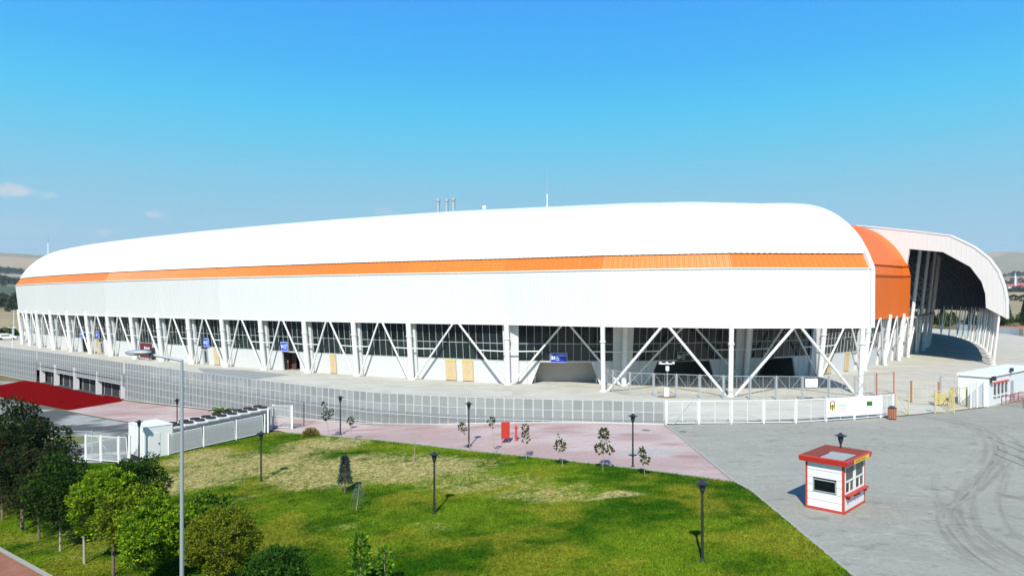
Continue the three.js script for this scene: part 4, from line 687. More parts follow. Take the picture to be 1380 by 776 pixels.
gardenLamp(-15.1, 61.9, 'dark garden lamp on the pink pavement beside two saplings'); gardenLamp(-4.25, 38.5, 'dark garden lamp alone in the middle of the green lawn'); gardenLamp(-3.3, 53.8, 'dark garden lamp on the pink pavement left of the red hydrant box');
gardenLamp(7.76, 45.2, 'dark garden lamp on the pink pavement between the two leafiest saplings'); gardenLamp(8.06, 29.8, 'dark garden lamp on the lawn near the grey road edge'); gardenLamp(17.7, 37.9, 'dark garden lamp whose head shows above the kiosk roof');
{ // tall street light with a cranked arm
  const b = [-11.35, 24.2], g = land(...b), o = thing('street_light', 'tall grey street light with an arm over the clipped trees', 'street light', V(b[0], b[1], g)), T = 8.54 - g;
  part(o, 'pole', new THREE.CylinderGeometry(0.048, 0.085, T, 14).translate(0, T / 2, 0), M.galv); part(o, 'base_plate', new THREE.CylinderGeometry(0.25, 0.25, 0.05, 14).translate(0, 0.03, 0), M.galv);
  const a = part(o, 'arm', bar(new THREE.Vector3(0, T - 0.03, 0), new THREE.Vector3(-0.95, T + 0.2, 0.25), 0.045), M.galv), h = part(o, 'lamp_head', new THREE.SphereGeometry(0.3, 20, 12).scale(1.5, 0.32, 0.6).translate(-1.32, T + 0.28, 0.34), M.galv);
  part(h, 'glass', new THREE.SphereGeometry(0.26, 16, 10, 0, Math.PI * 2, Math.PI / 2, Math.PI / 2).scale(1.25, 0.3, 0.55).translate(-1.42, T + 0.25, 0.36), mat(0.55, 0.56, 0.52, { roughness: 0.15 })); part(h, 'clamp', box(0.12, 0.2, 0.14, -0.92, T + 0.22, 0.25), M.darkSteel);
}
// ------------------------------------------------------------------ cooling plant: white cabin, row of units with fans
{
  const turn = Math.atan2(6.5, 5.9), P0 = V(-28.6, 59.35, -2.4), dir = new THREE.Vector3(Math.cos(turn), 0, -Math.sin(turn));
  const c = thing('plant_cabin', 'white metal plant cabin at the end of the cooling units', 'cabin', P0, turn);
  part(c, 'body', new RoundedBoxGeometry(2.3, 2.55, 3.4, 2, 0.03).translate(-1.15, 1.25, -1.7), M.white); part(c, 'door', box(0.9, 1.9, 0.03, -1.5, 1.05, 0.012), M.white); part(c, 'handle', box(0.05, 0.14, 0.05, -1.15, 1.1, 0.05), M.dark); part(c, 'lid', box(2.36, 0.05, 3.46, -1.15, 2.55, -1.7), M.paint);
  for (let k = 0; k < 9; k++) {
    const p = P0.clone().addScaledVector(dir, 0.05 + k * 0.98); p.y = mix(-2.4, -1.78, k / 8.5);
    const u = thing('cooling_unit', 'grey fan cooling unit standing in the row behind the white fence', 'cooling unit', p, turn, 'cooling units in a row');
    part(u, 'casing', new RoundedBoxGeometry(0.95, 2.15, 1.9, 2, 0.02).translate(0.48, 1.07, -0.95), mat(0.19, 0.21, 0.22)); part(u, 'top_deck', box(0.97, 0.14, 1.96, 0.485, 2.22, -0.97), M.white);
    part(u, 'coil_panel', box(0.86, 1.2, 0.02, 0.48, 1.45, 0.005), mat(0.11, 0.125, 0.135));
    for (const z of [-0.5, -1.45]) { const f = part(u, 'fan_shroud', new THREE.CylinderGeometry(0.40, 0.42, 0.16, 20, 1, true).translate(0.48, 2.36, z), M.dark); part(f, 'fan', merge([new THREE.CylinderGeometry(0.39, 0.39, 0.02, 20).translate(0.48, 2.33, z), ...[0, 1, 2, 3].map((q) => box(0.7, 0.02, 0.14).rotateX(0.35).rotateY(q * 0.785).translate(0.48, 2.38, z))]), M.dark); }
  }
}
meshFence('white_mesh_fence', 'white mesh fence in front of the row of cooling units', 'fence', [[-28.75, 58.95], [-26.75, 61.1], [-24.75, 63.2], [-22.9, 65.2]], 1.75, { gap: 0.08, t: 0.04, lines: 1 }, M.paint);
meshFence('white_mesh_fence', 'white mesh gate leaves left of the plant cabin', 'fence', [[-35.9, 59.3], [-34.1, 58.4], [-32.0, 57.3], [-31.2, 57.4]], 2.1, { gap: 0.08, t: 0.02, post: 0.07, lines: 1 }, M.paint);
meshFence('white_mesh_fence', 'white mesh panels turning back from the cooling units towards the screen', 'fence', [[-22.7, 65.5], [-22.9, 67.5], [-20.7, 66.3]], 2.2, { gap: 0.08, t: 0.02, post: 0.07, lines: 1 }, M.paint);
{ const pts = [[-20.2, 67.4], [-22.4, 70.2]], o = thing('wire_fence_post', 'thin dark post and sagging wire beside the white mesh panels', 'post', V(-19.9, 67.3, land(-19.9, 67.3))); part(o, 'post', new THREE.CylinderGeometry(0.05, 0.05, 2.3, 10).translate(0, 1.15, 0), M.darkSteel); part(o, 'stay', bar(new THREE.Vector3(0, 0.05, 0), new THREE.Vector3(-1.1, 0.05, 0.9), 0.03), M.darkSteel); part(o, 'wire', bar(new THREE.Vector3(0, 2.2, 0), new THREE.Vector3(-3.2, 2.1, -1.2), 0.012, 0.012, 6), M.darkSteel); }
{ const o = thing('sports_goal_frame', 'thin grey wire fence frame behind the dark trees', 'fence', V(-39.5, 60.5, land(-39.5, 60.5))); for (const x of [0, 3.4]) part(o, 'post', new THREE.CylinderGeometry(0.04, 0.04, 2.5, 8).translate(x, 1.25, 0), M.galv); part(o, 'stay', bar(new THREE.Vector3(3.4, 2.4, 0), new THREE.Vector3(5.2, 0.1, 0), 0.025), M.galv); part(o, 'rail', bar(new THREE.Vector3(0, 2.4, 0), new THREE.Vector3(3.4, 2.4, 0), 0.025), M.galv); }
// hydrant and cabinet
{ const p = [-0.5, 54.1], o = thing('hydrant_cabinet', 'red fire hose cabinet on legs on the pink pavement', 'cabinet', V(...p, land(...p)), 0.15); part(o, 'case', new RoundedBoxGeometry(0.62, 1.25, 0.3, 2, 0.02).translate(0, 1.0, 0), M.red); part(o, 'door', box(0.55, 1.15, 0.02, 0, 1.0, 0.155), M.red); for (const x of [-0.25, 0.25]) part(o, 'leg', box(0.05, 0.45, 0.05, x, 0.2, 0), M.redPink); part(o, 'handle', box(0.03, 0.12, 0.03, 0.2, 1.0, 0.175), M.darkSteel); }
{ const p = [0.32, 54.6], o = thing('fire_hydrant', 'red pillar fire hydrant beside the hose cabinet', 'hydrant', V(...p, land(...p))); part(o, 'barrel', lathe([[0.13, 0], [0.13, 0.06], [0.07, 0.1], [0.07, 0.95], [0.12, 1.0], [0.12, 1.12], [0.06, 1.2], [0.03, 1.32], [0, 1.33]]), M.redPink); for (const [y, s] of [[0.35, 0.11], [1.0, 0.16]]) part(o, 'outlet', new THREE.CylinderGeometry(0.05, 0.05, s * 2.4, 10).rotateZ(Math.PI / 2).translate(0, y, 0), M.redPink); part(o, 'valve_ring', new THREE.TorusGeometry(0.1, 0.03, 6, 14).translate(0, 0.38, 0.08), M.redPink); }
for (const [x, d, l] of [[13.75, 56.6, 'round iron manhole cover by the kerb of the pink pavement'], [10.9, 57.2, 'round iron manhole cover set in the pink pavement'], [21.5, 47, 'round iron manhole cover set in the grey road']]) { const o = thing('manhole_cover', l, 'manhole cover', V(x, d, land(x, d) + 0.008)); part(o, 'rim', new THREE.CylinderGeometry(0.42, 0.42, 0.012, 24), M.kerb); part(o, 'lid', new THREE.CylinderGeometry(0.33, 0.33, 0.018, 24), mat(0.12, 0.11, 0.1, { roughness: 0.8 })); }

// ------------------------------------------------------------------ plants
const leafMat = (o = {}) => new THREE.MeshPhysicalMaterial({ color: 0xffffff, vertexColors: true, roughness: 0.75, transmission: 0.3, thickness: 0, side: THREE.DoubleSide, specularIntensity: 0.15, ...o });
const LEAF = leafMat();
class Leaves { // leaf-sized faces collected into one crown
  constructor() { this.p = []; this.c = []; this.n = []; }
  add(pos, dir, size, col) {
    const up = new THREE.Vector3(rr(-1, 1), rr(-0.3, 1), rr(-1, 1)).normalize(), side = new THREE.Vector3().crossVectors(dir, up).normalize(), n = new THREE.Vector3().crossVectors(side, dir).normalize(), w = size * rr(0.28, 0.4);
    const a = pos, b = pos.clone().addScaledVector(dir, size * 0.5).addScaledVector(side, w).addScaledVector(n, size * 0.12), c = pos.clone().addScaledVector(dir, size), d = pos.clone().addScaledVector(dir, size * 0.5).addScaledVector(side, -w).addScaledVector(n, size * 0.12);
    for (const v of [a, b, c, a, c, d]) { this.p.push(v.x, v.y, v.z); this.c.push(...col); }
  }
  geo() { const g = new THREE.BufferGeometry(); g.setAttribute('position', new THREE.Float32BufferAttribute(this.p, 3)); g.setAttribute('color', new THREE.Float32BufferAttribute(this.c, 3)); g.computeVertexNormals(); return g; }
}
const ball = () => { let v; do v = new THREE.Vector3(rr(-1, 1), rr(-1, 1), rr(-1, 1)); while (v.lengthSq() > 1 || v.lengthSq() < 0.02); return v; };
function crownGeo({ rx, ry, rz = rx, cy, clumps, leaves, size, pal, clump = 0.42, rough = 0.25 }) {
  const L = new Leaves(), cs = [];
  for (let k = 0; k < clumps; k++) { const v = ball(), l = v.length(); v.multiplyScalar((l ** 0.35) / l * (1 + rr(-rough, rough * 0.6))); cs.push([new THREE.Vector3(v.x * rx, v.y * ry + cy, v.z * rz), rr(0.6, 1.25) * clump]); }
  for (let k = 0; k < leaves; k++) {
    const [c, r] = cs[k % clumps], v = ball(), l = v.length(); v.multiplyScalar(l ** 0.2 / l * r * rr(0.55, 1.08)); v.y *= 0.8;
    const pos = c.clone().add(v), dir = v.clone().normalize().multiplyScalar(0.8).add(ball().multiplyScalar(0.7)); dir.y += 0.15; dir.normalize();
    const t = rnd(), col = mix3(pal[0], pal[1], t), f = rr(0.75, 1.25), q = rnd() < (pal[3] ?? 0.1) ? mix3(col, pal[2], 0.7) : col;
    L.add(pos, dir, size * rr(0.7, 1.3), q.map((z) => z * f));
  }
  return L.geo();
}
function limbs(h0, h1, r0, crown, n = 6) {
  const g = [bar(new THREE.Vector3(0, -0.1, 0), new THREE.Vector3(rr(-0.05, 0.05), h0, rr(-0.05, 0.05)), r0, r0 * 0.75, 10)];
  for (let k = 0; k < n; k++) { const a = k / n * 6.28 + rr(-0.4, 0.4), s = rr(0.35, 0.7); g.push(bar(new THREE.Vector3(0, h0 * rr(0.85, 1), 0), new THREE.Vector3(Math.cos(a) * crown * s, mix(h0, h1, rr(0.35, 0.8)), Math.sin(a) * crown * s), r0 * 0.5, r0 * 0.15, 6)); }
  g.push(bar(new THREE.Vector3(0, h0 - 0.05, 0), new THREE.Vector3(0, h1 * 0.9, 0), r0 * 0.75, r0 * 0.2, 8)); return merge(g);
}
function tree(name, label, x, d, o, group) {
  const g = land(x, d), t = thing(name, label, 'tree', V(x, d, g), 0, group);
  part(t, 'trunk', limbs(o.stem, o.cy + o.ry * 0.8, o.tr ?? 0.07, o.rx, o.limbs ?? 6), o.bark ?? M.bark); part(t, 'crown', crownGeo(o).translate(o.ox ?? 0, 0, 0), LEAF); return t;
}
const lime = [[0.08, 0.17, 0.005], [0.2, 0.32, 0.008], [0.36, 0.46, 0.015], 0.16], deep = [[0.01, 0.034, 0.004], [0.036, 0.09, 0.009], [0.07, 0.14, 0.012], 0.08], olive = [[0.06, 0.1, 0.006], [0.2, 0.25, 0.012], [0.32, 0.24, 0.02], 0.14], plum = [[0.01, 0.02, 0.007], [0.03, 0.058, 0.012], [0.12, 0.035, 0.02], 0.05], fresh = [[0.04, 0.12, 0.004], [0.2, 0.34, 0.008], [0.36, 0.46, 0.012], 0.15];
tree('plum_tree', 'tall dark tree with reddish shoots at the head of the row', -28.6, 41.1, { rx: 2.2, ry: 2.4, cy: 4.6, stem: 1.9, clumps: 90, leaves: 14000, size: 0.16, pal: plum, clump: 0.62, rough: 0.5, tr: 0.11 });
tree('plum_tree', 'dark tree cut by the edge behind the tallest one', -31.4, 43.4, { rx: 2.2, ry: 2.3, cy: 4.0, stem: 1.7, clumps: 70, leaves: 9000, size: 0.17, pal: plum, clump: 0.6, rough: 0.5, tr: 0.09 });
tree('plum_tree', 'dark tree with rusty shoots second from the head of the row', -26.4, 39.3, { rx: 1.7, ry: 1.75, cy: 3.45, stem: 1.55, ox: 0.3, clumps: 70, leaves: 10000, size: 0.14, pal: [plum[0], [0.03, 0.055, 0.012], plum[2], 0.09], clump: 0.5, rough: 0.5, tr: 0.07 });
tree('plum_tree', 'dark green tree between the rusty one and the bright lime one', -23.75, 37, { rx: 1.45, ry: 1.6, cy: 3.2, stem: 1.5, ox: 0.2, clumps: 70, leaves: 10000, size: 0.13, pal: deep, clump: 0.46, rough: 0.35, tr: 0.06, bark: M.barkPale });
tree('globe_tree', 'bright lime green tree with a loose rounded crown', -21.2, 34.9, { rx: 1.3, ry: 1.5, cy: 3.15, stem: 1.75, ox: 0.95, clumps: 90, leaves: 12000, size: 0.13, pal: lime, clump: 0.34, rough: 0.22, tr: 0.07, bark: M.barkPale });
tree('globe_tree', 'dark green rounded tree just behind the bright lime one', -19.9, 37.2, { rx: 1.5, ry: 1.4, cy: 3.1, stem: 1.6, clumps: 80, leaves: 11000, size: 0.12, pal: deep, clump: 0.38, rough: 0.2, tr: 0.07 });
tree('globe_tree', 'olive and lime tree below the dark rounded one', -18.75, 33.1, { rx: 1.55, ry: 1.25, cy: 2.75, stem: 1.6, ox: 0.95, clumps: 90, leaves: 12000, size: 0.12, pal: [[0.05, 0.1, 0.005], [0.19, 0.25, 0.01], [0.4, 0.44, 0.02], 0.15], clump: 0.34, rough: 0.25, tr: 0.08 });
tree('globe_tree', 'fresh green tree left of the street light', -16.4, 31.5, { rx: 1.4, ry: 1.35, cy: 2.45, stem: 1.4, ox: 0.45, clumps: 90, leaves: 12000, size: 0.125, pal: fresh, clump: 0.34, rough: 0.3, tr: 0.06 });
tree('globe_tree', 'dark tree with lime shoots behind the street light', -14.9, 34.0, { rx: 1.15, ry: 0.95, cy: 2.3, stem: 1.2, clumps: 60, leaves: 8000, size: 0.12, pal: [[0.02, 0.06, 0.004], [0.08, 0.17, 0.008], [0.3, 0.4, 0.012], 0.15], clump: 0.36, tr: 0.06 });
tree('globe_tree', 'clipped olive gold globe tree right of the street light', -12.4, 30.1, { rx: 1.45, ry: 1.35, cy: 2.3, stem: 1.2, clumps: 190, leaves: 20000, size: 0.085, pal: olive, clump: 0.27, rough: 0.07, tr: 0.07 });
tree('globe_tree', 'low dark green bush tree at the end of the row', -9.3, 27.6, { rx: 1.2, ry: 1.0, cy: 1.5, stem: 0.9, clumps: 110, leaves: 12000, size: 0.1, pal: [[0.012, 0.05, 0.004], [0.045, 0.12, 0.01], [0.08, 0.17, 0.012], 0.08], clump: 0.32, rough: 0.15, tr: 0.06 });
function sapling(x, d, h, clumps, label, opt = {}) { // a whip of a stem with a few tufts
  const g = land(x, d), o = thing(opt.name ?? 'sapling', label, 'sapling', V(x, d, g)), lean = opt.lean ?? rr(-0.2, 0.2), L = new Leaves(), pal = opt.pal ?? [[0.025, 0.05, 0.008], [0.08, 0.11, 0.015], [0.14, 0.08, 0.03], 0.2];
  const top = new THREE.Vector3(lean, h, rr(-0.05, 0.05)); part(o, 'stem', bar(new THREE.Vector3(0, -0.05, 0), top, opt.r ?? 0.022, 0.008, 6), M.barkPale);
  for (const [t, r, n, off = 0] of clumps) { const c = top.clone().multiplyScalar(t); c.x += off; if (off) part(o, 'twig', bar(top.clone().multiplyScalar(t - 0.12), c, 0.012, 0.006, 5), M.barkPale); for (let k = 0; k < n * 1.15; k++) { const v = ball(), col = rnd() < pal[3] ? pal[2] : mix3(pal[0], pal[1], rnd()); L.add(c.clone().addScaledVector(v, r), v.clone().add(new THREE.Vector3(0, 0.3, 0)).normalize(), opt.leaf ?? 0.17, col); } }
  part(o, 'foliage', L.geo(), LEAF);
}
sapling(-15.6, 60.3, 3.1, [[0.98, 0.16, 22], [0.85, 0.12, 12], [0.66, 0.36, 90], [0.75, 0.2, 30, 0.5]], 'tall thin sapling beside the pavement lamp and the tawny shrub', { lean: -0.5, pal: [[0.012, 0.03, 0.008], [0.03, 0.06, 0.012], [0.05, 0.07, 0.015], 0.1] });
sapling(-13.35, 58.8, 1.9, [[0.92, 0.26, 60], [0.75, 0.12, 12]], 'short sapling right of the lamp by the tawny shrub', { lean: -0.15, pal: [[0.012, 0.03, 0.008], [0.04, 0.07, 0.012], [0.05, 0.07, 0.015], 0.1] });
sapling(-7.05, 50.5, 2.0, [[0.9, 0.3, 14], [0.6, 0.2, 8]], 'bare whitish sapling without leaves on the dry grass', { r: 0.03, pal: [[0.2, 0.2, 0.16], [0.3, 0.3, 0.25], [0.3, 0.3, 0.2], 0.1], leaf: 0.07 });
sapling(-8.9, 40.2, 1.45, [[0.7, 0.35, 90], [0.45, 0.4, 90], [0.92, 0.2, 40]], 'grey leaved little tree in front of the blue spruce', { r: 0.03, pal: [[0.09, 0.12, 0.09], [0.2, 0.24, 0.2], [0.25, 0.28, 0.22], 0.1], leaf: 0.08 });
sapling(-2.95, 52.3, 1.95, [[0.93, 0.26, 46], [0.78, 0.18, 20]], 'leaning sapling under the lamp left of the red cabinet', { lean: -0.8 });
sapling(-1.15, 50.6, 2.6, [[0.95, 0.22, 40], [0.82, 0.1, 10]], 'thin sapling with a single tuft left of the red cabinet', { lean: -0.35 });
sapling(1.0, 48.5, 2.35, [[0.95, 0.2, 46], [0.76, 0.2, 26], [0.62, 0.24, 30]], 'sapling with three tufts right of the fire hydrant', { lean: -0.1 });
sapling(3.35, 46.2, 2.1, [[0.66, 0.36, 110], [0.98, 0.05, 4]], 'sapling with one round leafy tuft and a bare tip', { lean: -0.3 });
sapling(5.75, 44.6, 2.6, [[0.93, 0.26, 90], [0.78, 0.3, 60], [0.55, 0.28, 80, -0.25], [0.52, 0.22, 50, 0.4]], 'leafiest sapling on the lawn edge left of the lamp', { lean: 0.1 });
sapling(8.1, 42.8, 1.75, [[0.96, 0.1, 10], [0.82, 0.2, 46], [0.6, 0.24, 60, 0.12]], 'small sapling on the lawn edge right of the lamp', { lean: -0.2 });
sapling(-6.2, 29.1, 2.35, [[0.95, 0.28, 110], [0.75, 0.4, 190], [0.5, 0.45, 200]], 'bright green young tree at the lawn foot beside the dark bush', { pal: [[0.04, 0.12, 0.008], [0.13, 0.26, 0.015], [0.2, 0.34, 0.02], 0.15], r: 0.03 });
sapling(-5.2, 29.0, 1.75, [[0.9, 0.26, 80], [0.6, 0.3, 100]], 'smaller bright green young tree next to the first', { pal: [[0.04, 0.12, 0.008], [0.13, 0.26, 0.015], [0.2, 0.34, 0.02], 0.15] });
{ // blue spruce
  const x = -10.4, d = 43.8, o = thing('spruce_tree', 'small blue spruce standing on the bare tan strip', 'tree', V(x, d, land(x, d))), L = new Leaves();
  for (let k = 0; k < 1700; k++) { const t = rnd() ** 0.9, y = 0.6 + t * 1.75, r = (1 - t) * 0.3 + 0.2 * Math.abs(Math.sin(t * 26)), a = rr(0, 6.28), q = Math.sqrt(rnd()); L.add(new THREE.Vector3(Math.cos(a) * r * q, y + rr(-0.06, 0.06), Math.sin(a) * r * q), new THREE.Vector3(Math.cos(a), rr(-0.2, 0.5), Math.sin(a)).normalize(), 0.11, mix3([0.02, 0.05, 0.045], [0.07, 0.12, 0.11], rnd())); }
  part(o, 'trunk', bar(new THREE.Vector3(0, -0.05, 0), new THREE.Vector3(0, 2.2, 0), 0.06, 0.015, 8), M.bark); part(o, 'needles', L.geo(), LEAF);
}
{ const x = -17.8, d = 62.3, o = thing('tawny_shrub', 'low tawny yellow shrub on the pavement edge', 'shrub', V(x, d, land(x, d))), L = new Leaves(); for (let k = 0; k < 900; k++) { const v = ball(); v.y = Math.abs(v.y); L.add(new THREE.Vector3(v.x * 0.75, v.y * 0.75, v.z * 0.6), v.clone().normalize(), 0.14, mix3([0.16, 0.12, 0.015], [0.3, 0.26, 0.05], rnd())); } part(o, 'foliage', L.geo(), LEAF); part(o, 'stem', bar(new THREE.Vector3(0, -0.05, 0), new THREE.Vector3(0, 0.5, 0), 0.05, 0.02), M.bark); }
{ // palm behind the cooling units
  const x = -27.8, d = 67.5, o = thing('palm', 'small palm with arching fronds behind the cooling units', 'palm', V(x, d, land(x, d))), h = 1.9; part(o, 'trunk', bar(new THREE.Vector3(0, -0.1, 0), new THREE.Vector3(0, h, 0), 0.16, 0.12, 10), M.bark);
  for (let k = 0; k < 16; k++) { const a = k / 16 * 6.28, L = new Leaves(), up = rr(0.3, 1.3); for (let q = 0; q < 26; q++) { const t = q / 26, r = t * 1.25, y = h + up * t - 1.0 * t * t, p = new THREE.Vector3(Math.cos(a) * r, y, Math.sin(a) * r); for (const s of [-1, 1]) L.add(p, new THREE.Vector3(Math.cos(a + s * 0.8), 0.1, Math.sin(a + s * 0.8)).normalize(), 0.3 * (1 - t * 0.6), mix3([0.05, 0.1, 0.015], [0.13, 0.19, 0.03], rnd())); } part(o, 'frond', L.geo(), LEAF); }
}
{ // turf blades over the lawn
  const blade = new THREE.BufferGeometry(), ps = []; for (let k = 0; k < 4; k++) { const a = k * 1.7, c = Math.cos(a), s = Math.sin(a), w = 0.012, l = 0.035; ps.push(c * 0.01 - s * w, 0, s * 0.01 + c * w, c * 0.01 + s * w, 0, s * 0.01 - c * w, c * l, 1, s * l); }
  blade.setAttribute('position', new THREE.Float32BufferAttribute(ps, 3)); blade.computeVertexNormals();
  const n = 200000, im = new THREE.InstancedMesh(blade, matte(0.92, 0.95, 0.9), n), mtx = new THREE.Matrix4(), q = new THREE.Quaternion(), col = new THREE.Color(); im.name = 'grass'; im.userData = { kind: 'stuff', label: 'short mown grass covering the lawn with bare tan patches', category: 'grass' };
  const inside = (x, d) => { let c = false; for (let i = 0, j = lawnPoly.length - 1; i < lawnPoly.length; j = i++) { const [xi, di] = lawnPoly[i], [xj, dj] = lawnPoly[j]; if ((di > d) !== (dj > d) && x < (xj - xi) * (d - di) / (dj - di) + xi) c = !c; } return c; };
  let k = 0, guard = 0; while (k < n && guard++ < n * 8) {
    const d = 24 + 42 * rnd() ** 1.6, x = rr(-0.74, 0.5) * d; if (!inside(x, d)) continue;
    const dr = dryness(x, d); if (rnd() < dr * 0.55) continue;
    const t = turf(x, d), h = rr(0.035, 0.11) * (1 - 0.4 * dr), f = rr(0.55, 1.6); q.setFromAxisAngle(UPV, rr(0, 6.28)); mtx.compose(V(x, d, land(x, d) + 0.01), q, new THREE.Vector3(rr(0.8, 1.5), h, rr(0.8, 1.5))); im.setMatrixAt(k, mtx); im.setColorAt(k, col.setRGB(t[0] * f, t[1] * f, t[2] * f)); k++;
  }
  im.count = k; shade(im); scene.add(im);
}
// ------------------------------------------------------------------ country behind: fields, hills, town
const farLand = (x, d) => { // rises slowly from the plain to the hills
  const r = Math.hypot(x, d), az = Math.atan2(x, d), n = fbm(x * 0.0007 + 20, d * 0.0007, 5, 201), t = clamp((r - 300) / 4700);
  let h = mix(255, 185, sstep(-0.5, 0.5, az)) * t ** 1.35 * (0.62 + 0.62 * n) + 10 * (fbm(x * 0.004, d * 0.004, 4, 205) - 0.5) * sstep(300, 900, r);
  h += 215 * Math.exp(-(((az - 0.605) / 0.075) ** 2)) * sstep(5200, 7600, r) + 40 * sstep(6000, 8000, r) * n; return h - 3.3 * (1 - sstep(300, 600, r));
};
{
  const na = 240, nr = 150, pos = [], col = [], idx = [];
  for (let j = 0; j <= nr; j++) for (let i = 0; i <= na; i++) {
    const az = mix(-1.25, 1.25, i / na), r = 215 * (8200 / 215) ** (j / nr), x = Math.sin(az) * r, d = Math.cos(az) * r, h = farLand(x, d); pos.push(x, h - 0.4, -d);
    const s = 160 + r * 0.03, cell = [Math.floor((x * 0.8 + d * 0.35) / (s * 2.6) + 0.6 * fbm(x / 500, d / 500, 2, 7)), Math.floor((d * 0.9 - x * 0.3) / s + 0.5 * fbm(x / 300, d / 300, 2, 9))], k = hash2(cell[0], cell[1], 33), f = 0.85 + 0.3 * fbm(x * 0.02, d * 0.02, 3, 211);
    let c = k < 0.35 ? [0.36, 0.29, 0.16] : k < 0.6 ? [0.27, 0.235, 0.125] : k < 0.75 ? [0.17, 0.175, 0.075] : k < 0.88 ? [0.06, 0.09, 0.035] : [0.42, 0.33, 0.2];
    col.push(c[0] * f * 0.78, c[1] * f * 0.74, c[2] * f * 0.66);
  }
  for (let j = 0; j < nr; j++) for (let i = 0; i < na; i++) { const a = j * (na + 1) + i, b = a + 1, c = a + na + 1, e = c + 1; idx.push(a, b, e, a, e, c); }
  const g = new THREE.BufferGeometry(); g.setAttribute('position', new THREE.Float32BufferAttribute(pos, 3)); g.setAttribute('color', new THREE.Float32BufferAttribute(col, 3)); g.setIndex(idx); g.computeVertexNormals();
  scene.fog = new THREE.FogExp2(new THREE.Color().setRGB(0.78, 0.86, 1.0), 0.00007);
  structure('hills', g, mat(1, 1, 1, { vertexColors: true, roughness: 1 }));
}
{ // belts of trees in the fields, too far to count
  const blob = (() => { const L = new Leaves(); for (let k = 0; k < 160; k++) { const v = ball(); L.add(new THREE.Vector3(v.x, v.y * 0.9 + 0.9, v.z), v.clone().normalize(), 0.55, [1, 1, 1]); } return L.geo(); })(), spots = [];
  const belt = (x0, d0, x1, d1, n, s) => { for (let k = 0; k < n * 0.6; k++) { const t = rnd(); spots.push([mix(x0, x1, t) + rr(-s, s), mix(d0, d1, t) + rr(-s * 1.5, s * 1.5), rr(1.2, 2.6)]); } };
  belt(-700, 860, -430, 640, 90, 8); belt(-420, 560, -300, 430, 24, 5); belt(-1500, 1900, -900, 1300, 220, 25); belt(-2400, 3100, -1700, 2450, 220, 30); belt(360, 420, 620, 560, 200, 14); belt(480, 640, 900, 900, 260, 26); belt(900, 1250, 1500, 1700, 260, 40); belt(1300, 1900, 2400, 2500, 300, 50); belt(1900, 2700, 3300, 3400, 320, 70); belt(120, 330, 320, 300, 120, 16);
  const im = new THREE.InstancedMesh(blob, leafMat({ transmission: 0 }), spots.length), m = new THREE.Matrix4(), c = new THREE.Color(); im.name = 'far_trees'; im.userData = { kind: 'stuff', label: 'belts of dark trees across the far fields', category: 'trees' };
  spots.forEach(([x, d, s], k) => { const r = Math.hypot(x, d); s *= 1 + r / 1600; m.makeScale(s, s * rr(0.8, 1.3), s).setPosition(x, farLand(x, d) - 0.6, -d); im.setMatrixAt(k, m); const f = rr(0.6, 1.3); im.setColorAt(k, c.setRGB(0.04 * f, 0.06 * f, 0.024 * f)); }); shade(im); scene.add(im);
}
function conifer(x, d, h, label, group) { const o = thing('conifer', label, 'tree', V(x, d, -0.1), 0, group), L = new Leaves(); for (let k = 0; k < 1500; k++) { const t = rnd() ** 0.75, a = rr(0, 6.28), r = (1 - t) * h * 0.22 * Math.sqrt(rnd()) + 0.1; L.add(new THREE.Vector3(Math.cos(a) * r, 0.6 + t * (h - 0.6), Math.sin(a) * r), new THREE.Vector3(Math.cos(a), 0.5, Math.sin(a)).normalize(), 0.55, mix3([0.015, 0.035, 0.012], [0.04, 0.075, 0.02], rnd())); } part(o, 'trunk', bar(new THREE.Vector3(0, 0, 0), new THREE.Vector3(0, h * 0.8, 0), 0.2, 0.05, 8), M.bark); part(o, 'crown', L.geo(), LEAF); }
[[193, 275, 12], [199, 272, 8], [204, 280, 10], [186, 270, 7], [212, 284, 11], [171, 262, 9], [164, 268, 8]].forEach(([x, d, h]) => conifer(x, d, h, 'dark conifer beyond the open end of the stadium', 'conifers past the car park'));
[[152, 262, 5.5], [160, 259, 6], [146, 258, 6.5], [140, 262, 5], [176, 259, 5], [183, 262, 6], [133, 264, 6], [206, 266, 5]].forEach(([x, d, h]) => { const o = thing('roadside_tree', 'rounded green tree behind the far fence', 'tree', V(x, d, 0), 0, 'round trees behind the far fence'); part(o, 'trunk', limbs(h * 0.3, h * 0.8, 0.15, h * 0.4), M.bark); part(o, 'crown', crownGeo({ rx: h * 0.45, ry: h * 0.38, cy: h * 0.62, clumps: 26, leaves: 1600, size: 0.5, pal: rnd() < 0.4 ? [[0.1, 0.1, 0.03], [0.2, 0.18, 0.06], [0.2, 0.16, 0.05], 0.1] : [[0.03, 0.06, 0.012], [0.1, 0.13, 0.025], [0.14, 0.16, 0.03], 0.1], clump: h * 0.16 }), LEAF); });
[[-152, 212, 3.2], [-158, 214, 3], [-165, 219, 3.4], [-148, 208, 2.4], [-176, 226, 3.2], [-190, 236, 3.6]].forEach(([x, d, h]) => { const o = thing('field_bush', 'dark bush by the field wall past the far end of the stadium', 'bush', V(x, d, -3.2), 0, 'bushes by the field wall'); part(o, 'stem', limbs(h * 0.2, h * 0.6, 0.12, h * 0.4), M.bark); part(o, 'crown', crownGeo({ rx: h * 0.75, ry: h * 0.5, cy: h * 0.85 + 1.2, clumps: 24, leaves: 1300, size: 0.45, pal: deep, clump: h * 0.25 }), LEAF); });
structure('parking_lot', sheet([[126, 152], [143, 182], [155, 215], [158, 240], [330, 262], [330, 150]], -0.02, { edge: 30 }), mat(0.2, 0.215, 0.22, { roughness: 0.95 }));
